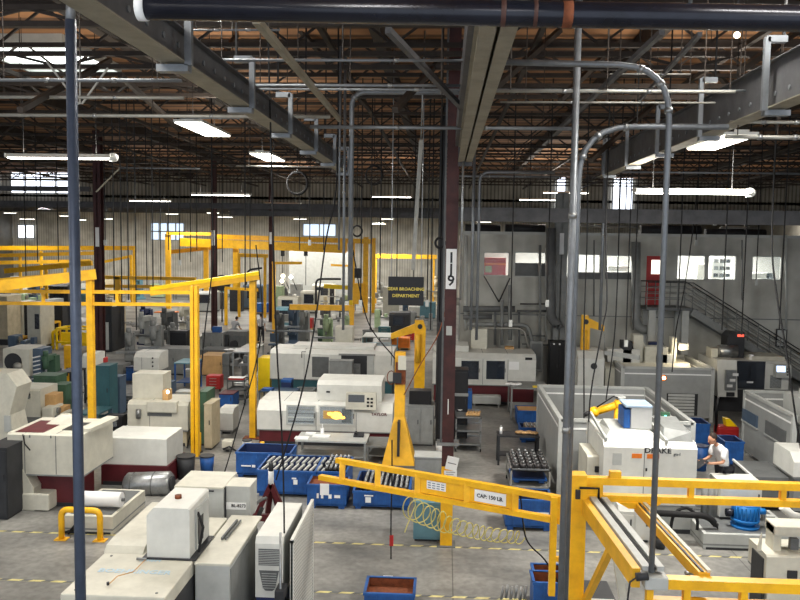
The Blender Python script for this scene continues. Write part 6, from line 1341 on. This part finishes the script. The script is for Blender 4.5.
A,B=l(P(-20,288,Yc1-1.2)),l(P(96,274,Yc1)); S().m('yellow').bar(A,B,.2,.3).obj('jib_arm',t)
gq=G(253,438); Yq=gq.y; t=thing('jib_crane','yellow portal post with a swept arm reaching back toward the nearer crane','crane',(gq.x,Yq,0)); l=lambda p: p-Vector((gq.x,Yq,0))
S().m('yellow').box(-.1,.1,-.1,.1,.03,P(253,277,Yq).z).obj('post',t); S().m('rust').box(-.3,.3,-.2,.2,0,.03).obj('base_plate',t)
A,B=l(P(150,292,Yq-1.5)),l(P(259,276,Yq)); S().m('farmyellow').bar(A,B,.28,.22).obj('arm_girder',t); S().m('yellowbright').bar(A+Vector((0,0,.1)),B+Vector((0,0,.1)),.3,.1).obj('arm_cap',t); S().m('dark').box(-.25,.1,-.2,.2,P(253,281,Yq).z,P(253,279,Yq).z).obj('pivot',t)
t=thing('workstation_crane','slim yellow crane rails running level behind the nearer crane','crane',(P(150,400,45).x,45,0)); l=lambda p: p-t.location
S().m('yellow').bar(l(P(96,277,45)),l(P(196,279,45)),.2,.2).obj('rail',t); S().m('farmyellow').bar(l(P(96,286,45)),l(P(192,287,45)),.18,.18).obj('rail',t)
for px in (118,): S().m('farmyellow').box(l(P(px,290,45)).x-.14,l(P(px,290,45)).x+.14,-.1,.1,0,P(px,277,45).z).obj('post',t)
def farcrane(label,Y,x0,x1,y0,y1,posts,pyb,m='yellow',th=.3,name='workstation_crane'):
    t=thing(name,label,'crane',(P((x0+x1)/2,y0,Y).x,Y,0)); l=lambda p: p-t.location
    S().m(m).bar(l(P(x0,y0,Y)),l(P(x1,y1,Y)),th*.7,th).obj('beam',t)
    for px,yt in posts: x=l(P(px,yt,Y)).x; S().m(m).box(x-.1,x+.1,-.1,.1,0,P(px,yt,Y).z).obj('post',t)
    return t,l
farcrane('highest far yellow rail ending before the blue far window',76,-20,135,248,248,((41,251),(134,249)),0,'yellow',.42)
farcrane('second far yellow rail just below the highest one',72,-20,100,256,253,((20,256),(96,253)),0,'farmyellow',.34)
farcrane('slanting yellow rail low over the picture edge machines',62,5,92,271,263,((46,268),),0,'yellow',.4)
farcrane('short slanting yellow rail right of the dark red column',72,103,132,262,256,((131,256),),0,'yellow',.25)
farcrane('third far yellow rail crossing behind the dark blue pole',68,-20,90,263,261,((65,262),),0,'farmyellow',.32)
farcrane('thick yellow beam sloping up to the nearer crane post at the picture edge',26,-20,60,283,276,((-10,283),),0,'yellow',.2)
# big bridge crane
Yb=70; gx=P(270,300,Yb).x; t=thing('bridge_crane','big yellow bridge crane with two thick girders and tall portal legs','crane',(gx,Yb,0)); l=lambda p: p-Vector((gx,Yb,0))
S().m('farmyellow').bar(l(P(167,233.5,Yb)),l(P(214,234,Yb)),.5,.26).obj('end_beam',t); S().m('yellow').bar(l(P(212,236.5,Yb)),l(P(372,241.5,Yb)),.6,.42).obj('upper_girder',t)
S().m('yellow').bar(l(P(180,242,Yb-.6)),l(P(346,249,Yb-.6)),.5,.72).obj('lower_girder',t); S().m('farmyellow').bar(l(P(170,252,Yb+1.5)),l(P(228,246,Yb+1.5)),.3,.36).obj('tie_beam',t)
for px,yt,m_,w_ in ((168,234,'farmyellow',.22),(206,246,'farmyellow',.2),(236,248,'yellow',.24),(353,240,'yellow',.18),(366,237,'yellow',.22),(374,238,'yellow',.15)): x=l(P(px,yt,Yb)).x; S().m(m_).box(x-w_,x+w_,-.15,.15,0,P(px,yt,Yb).z).obj('leg',t)
S().m('yellow').box(l(P(345,0,Yb)).x-.15,l(P(350,0,Yb)).x,-.8,-.3,P(348,252,Yb).z,P(348,240,Yb).z).obj('end_carriage',t); S().m('slate').box(l(P(259,0,Yb)).x,l(P(269,0,Yb)).x,-.78,-.76,P(264,246,Yb-.7).z,P(264,243,Yb-.7).z).obj('maker_plate',t)
for px in (284,307): x=l(P(px,250,Yb)).x; S().m('dark').box(x-.15,x+.15,-.7,-.4,P(px,256,Yb).z,P(px,250,Yb).z).obj('hoist',t); S().m('rubber').cyl((x,-.55,P(px,285,Yb).z),(x,-.55,P(px,256,Yb).z),.03,5).obj('hoist_chain',t)
for px in (353,366,372): x=l(P(px,0,Yb)).x
S().m('dark').box(l(P(361,0,Yb)).x-.3,l(P(361,0,Yb)).x+.3,-.5,.2,P(361,278,Yb).z,P(361,268,Yb).z,.1).obj('cable_reel',t); S().m('farmyellow').box(l(P(356,0,Yb)).x,l(P(367,0,Yb)).x,-.3,-.15,P(360,304,Yb).z,P(360,283,Yb).z).obj('gusset',t)
t,l=farcrane('small yellow portal frame under the big bridge crane',64,238,268,255,256,((239,256),(265,257)),0,'yellow',.3)
farcrane('thin yellow jib rail with hoists before the grey partition',52,272,302,263,263,((274,262),),0,'farmyellow',.18,'jib_crane'); farcrane('thin yellow jib rail by the portal legs before the grey partition',54,331,352,265,266,((351,264),),0,'farmyellow',.14,'jib_crane')
farcrane('orange-yellow far rail left of the dark slim column',80,375,437,256,257,((376,256),(434,257)),0,'farmyellow',.42); farcrane('long yellow low beam crossing the centre far machines',40,290,352,307,308,((352,306),),0,'farmyellow',.28)
farcrane('short pale yellow beam under the bent black pipe',48,324,352,286,288,((351,287),),0,'yellowbright',.25); farcrane('yellow rail running right from the far portal toward the post',58,225,258,288,290,((226,288),),0,'yellow',.2)
pipe('bent_pipe','black bent pipe frame standing among the centre far machines',[(316,318,44),(316,279,44),(341,279,44)],.06,'dark',rad=.3)
pipe('bent_pipe','dark bent pipe rail over the small yellow portal frame',[(246,285,40),(247,270,40),(262,268,40)],.05,'dark',rad=.3)
# ================================================================ far clutter rows: small machines, each a thing of its own
kinds=['mill','lathe','box','bench','cab']
pal=['grey','palegrey','cream','beige','midgrey','greenpale','slate','tealpale','white','dark']
zones=[((2,196),(272,300),62,26,'beyond the yellow crane rails'),((200,262),(282,312),50,14,'around the small yellow portal'),((272,350),(292,322),48,17,'before the grey partition'),((268,332),(316,338),43,7,'behind the teal based machine'),((360,436),(268,300),58,14,'behind the department sign'),((372,432),(308,340),42,8,'below the department sign'),((5,130),(300,316),48,8,'below the nearer crane beam')]
adj=['small','low','squat','slim','boxy','weathered','plain','broad','stubby','narrow','dusty','upright','compact','angular','rounded','shallow','sturdy']
spots=[G(331,316),G(341,318),G(302,322),G(284,318),G(277,322)]
for (xa_,xb_),(ya,yb_),_,n,where in zones:
    for i in range(n):
        px=xa_+(xb_-xa_)*(i+.5)/n+random.uniform(-1,1); py=ya+(yb_-ya)*((i*0.618)%1); g=G(px,py)
        while g.y>82: py+=3; g=G(px,py)
        for tr in range(80):
            if all((g-o_).length > 2.5 for o_ in spots): break
            py=ya+(yb_-ya)*random.random(); px=xa_+(xb_-xa_)*random.random(); g=G(px,py)
            while g.y>82: py+=3; g=G(px,py)
        if not all((g-o_).length > 2.5 for o_ in spots): continue
        spots.append(g)
        k=kinds[(i*3+n)%5]; m=pal[(i*7+n)%10]; w=random.uniform(1.3,2.1); s_=FPX/g.y; h=random.uniform(1.3,2.4)
        mm={'palegrey':'pale grey','midgrey':'dark grey','greenpale':'pale green','tealpale':'pale teal','slate':'slate blue'}.get(m,m); lab='%s %s %s %s'%(adj[i] if i<17 else ('worn '+adj[i-17]),mm,{'mill':'milling machine','lathe':'lathe','box':'enclosed machine','bench':'bench with tools','cab':'cabinet'}[k],where)
        a,b=px-w*s_/2,px+w*s_/2; yt=P(px,py,g.y); 
        pyt=py-h*s_
        if k=='mill': mill(lab,px,py,h+.5,m,rz=random.uniform(-.5,.5),Y=g.y)
        elif k=='lathe': lathe(lab,a,b,py,py-1.3*s_,m,Y=g.y)
        elif k=='box': machine('enclosed_machine',lab,'machine',a,b,py,pyt,1.4,m,'grey',Y=g.y,chamf=.15,doors=((px-w*s_*.3,pyt+3,px+w*s_*.25,pyt+.55*(py-pyt),'glassdark'),))
        elif k=='bench':
            t,f=bench(lab,a,b,py,py-.95*s_,.8,m,Y=g.y)
            o=S().m(pal[(i*5)%10]).box(-.3,.3,.2,.6,f.h(py-.95*s_),f.h(py-.95*s_)+.45,.03).obj('tool_box',t)
        else: cabinet(lab,a+w*s_*.15,b-w*s_*.15,py,pyt,.8,m,Y=g.y)
t,f=bench('long grey ledge structure right of the slack cord',362,398,352,337,2.2,'tealpale',name='long_table',topm='palegrey')
t=thing('fan_guard','grey round dark fan on a stand by the small yellow portal','fan',(P(222,270,60).x,60,0)); S().m('dark').cyl((0,-.1,3.0),(0,.25,3.0),.62,20).obj('fan_drum',t); S().m('dark').cyl((0,0,0),(0,0,2.5),.06,8).obj('stand',t)
mill('pale green milling machine under the bent black pipe',326,316,2.4,'greenpale',Y=43); mill('green-grey milling machine beside the portal legs',347,318,2.4,'greenpale',Y=42.5); mill('grey drill press left of the bent black pipe',302,322,2.6,'grey',Y=45); mill('slate drill press in the centre aisle rows',291,318,2.6,'slate',Y=47); mill('dark milling machine by the centre aisle',277,322,2.3,'midgrey',Y=46)
for i,(px,py) in enumerate(((283,276),(291,277),(282,281))): t=thing('machine_lamp',('upper left','upper right','lower')[i]+' bright spot lamp among the drill presses','lamp',P(px,py,47)); S().m('flash').ball((0,0,0),.12,seg=8).obj('bulb',t); S().m('grey').cyl((0,.1,0),(.3,.4,-.8),.03,6).obj('arm',t)
t=thing('office_chair','blue office chair near the drill presses','chair',(P(279,312,46).x,44.5,0)); S().m('slate').box(-.25,.25,-.25,.25,.45,.55,.04).obj('seat',t); S().m('slate').box(-.25,.25,.2,.28,.6,1.1,.04).obj('backrest',t); S().m('dark').cyl((0,0,.05),(0,0,.45),.04,8).obj('stem',t); S().m('dark').box(-.3,.3,-.3,.3,0,.05).obj('foot',t)
# ================================================================ small things standing about
def bucket(label, px, py, h, r, m, lid=None, name='bucket', z=0, Y=None):
    g = G(px, py, z); Y = Y or g.y; t = thing(name, label, 'container', (P(px, py, Y).x, Y, z)); S().m(m).cone((0,0,0),(0,0,h),r*.85,r,14).obj('body', t); S().m(lid or 'dark').cyl((0,0,h),(0,0,h+.03),r*1.04,14).obj('lid', t); return t
for px, py, h, r, m, lid, lab in ((150,452,.5,.2,'bluedark','blue','navy drum on the floor between the white box machine and the yellow post'),(207,472,.45,.2,'blue',None,'blue drum beside the foot of the twin yellow post'),(186,478,.6,.25,'dark',None,'dark drum behind the metal drum stand'),
  (212,438,.5,.18,'red',None,'small red can by the green machine side'),(247,452,.35,.14,'white',None,'small white pail at the portal post foot'),
(700,470,.7,.2,'blue','bluedark','blue drum near the operator platform'),(590,492,.5,.16,'greenbright','dark','green can against the switch cabinet'),
  (660,548,.25,.12,'dark',None,'dark pail by the coolant tank corner'),(252,372,.8,.3,'dark',None,'dark drum in the aisle by the yellow bin'),(302,338,.9,.35,'slate',None,'slate drum behind the teal based machine'),(322,341,.8,.3,'green',None,'green drum behind the teal based machine'),
  (368,345,.9,.35,'midgrey',None,'grey drum beside the cream control cabinet'),(120,400,.6,.22,'dark',None,'dark drum beside the short blue locker'),(62,436,.5,.2,'wood',None,'tan tub beside the teal bench'),(440,452,.3,.14,'paper','palegrey','white tub on the floor before the column')):
    bucket(lab, px, py, h, r, m, lid)
def toolchest(label, px0, px1, pyb, pyt, m):
    f = Fr(px0, px1, pyb); t = thing('tool_chest', label, 'tool chest', f.loc); w, h = f.w/2, f.h(pyt); S().m(m).box(-w,w,.01,.55,.12,h,.01).obj('body', t)
    n = 4
    for i in range(n): a = .15+(h-.2)*i/n; d = S().m(m).box(-w+.03,w-.03,-.01,.01,a,a+(h-.2)/n-.02,.004).obj('drawer', t); S().m('steelpale').box(-w*.5,w*.5,-.025,-.01,a+(h-.2)/n-.07,a+(h-.2)/n-.05).obj('handle', d)
    for x in (-w+.08, w-.08): S().m('rubber').cyl((x-.02,.28,.06),(x+.02,.28,.06),.06,10).obj('caster', t)
toolchest('red tool chest with pale drawer pulls among the dark lathes',206,220,392,376,'red'); toolchest('slate tool chest behind the cream lathe',160,172,398,382,'slate'); toolchest('grey tool chest near the tall locker',122,132,412,396,'midgrey'); toolchest('navy tool chest behind the louvred cabinet',44,56,384,370,'bluedark')
toolchest('pale tool chest at the end of the milling row',183,192,384,370,'palegrey'); toolchest('red tool chest behind the department sign machines',404,414,342,330,'red'); toolchest('teal tool chest below the department sign',378,390,340,327,'teal'); toolchest('dark tool chest beside the fence of the robot cell',548,556,436,420,'dark')
def pallet(label, px, py, w, d, h, m, rz=0, ms=None):
    g = G(px, py); t = thing('loaded_pallet', label, 'pallet', g, rz)
    for x in (-w/2+.08, 0, w/2-.08): S().m('wood').box(x-.05,x+.05,0,d,0,.1).obj('runner', t)
    S().m('wood').box(-w/2,w/2,0,d,.1,.13).obj('deck', t); S().m(m).box(-w/2+.05,w/2-.05,.05,d-.05,.13,h,.02).obj('load', t)
pallet('wooden pallet with a tan carton in the rows past the yellow bin',246,345,1.1,1.0,.8,'cardboard'); pallet('wooden pallet with a grey load beside the milling row',112,380,1.1,1.0,.7,'grey'); pallet('wooden pallet with a blue load in the centre aisle rows',262,314,1.2,1.0,.9,'blue'); pallet('wooden pallet with a red load under the long yellow low beam',304,330,1.2,1.0,.8,'red')
pallet('wooden pallet with a white load behind the sign',415,318,1.2,1.0,.9,'white'); pallet('wooden pallet with an orange load by the grey ledge structure',400,350,1.2,1.0,.7,'orange')
cage('yellow guard frame beside the cream column machines',12,22,352,338,.8,name='guard_cage') ; cage('second yellow guard frame under the far rails',100,112,325,308,1.0,name='guard_cage')
# safety posts and a floor stain free-standing sign
for i,(px,py,lab) in enumerate(((199,452,'small yellow bollard beside the green machine side'),(262,462,'small yellow bollard by the farthest blue bin'))):
    g=G(px,py); t=thing('bollard',lab,'bollard',g); S().m('yellow').cyl((0,0,0),(0,0,.6),.07,12).obj('post',t); S().m('dark').cyl((0,0,0),(0,0,.02),.12,12).obj('foot_plate',t)
# hanging bulb and long strut lights near the roof
t=thing('ceiling_bulb','small white globe bulb under the dark roof truss','lamp',P(737,35,8)); S().m('flash').ball((0,0,0),.03,seg=10).obj('globe',t); S().m('dark').cyl((0,0,.03),(0,0,ZR-t.location.z),.008,5).obj('stem',t)
# extra trusses: diagonal bottom chords among the joists
for i,(a,b,lab) in enumerate((((470,110),(560,30),'dark brace rising right of the twin beams'),((560,100),(620,40),'dark brace between the tall pole and the arching conduit'),((690,45),(760,120),'dark brace falling toward the office side beam'),((20,110),(110,60),'dark brace crossing under the skylight'),((120,75),(180,130),'dark brace right of the skylight'),
   ((300,30),(370,110),'dark brace near the pale slanting brace'),((395,110),(440,60),'dark brace left of the numbered column top'),((200,90),(240,30),'dark brace above the slanting beam'),((590,160),(660,100),'dark brace behind the second bent conduit'),((740,70),(800,30),'dark brace at the office side corner'))):
    p,q=P(*a,13+i%3*3),P(*b,17+i%3*3); tag(S().m('joist').bar(p,q,.1,.1).obj('roof_brace'),lab,'brace')
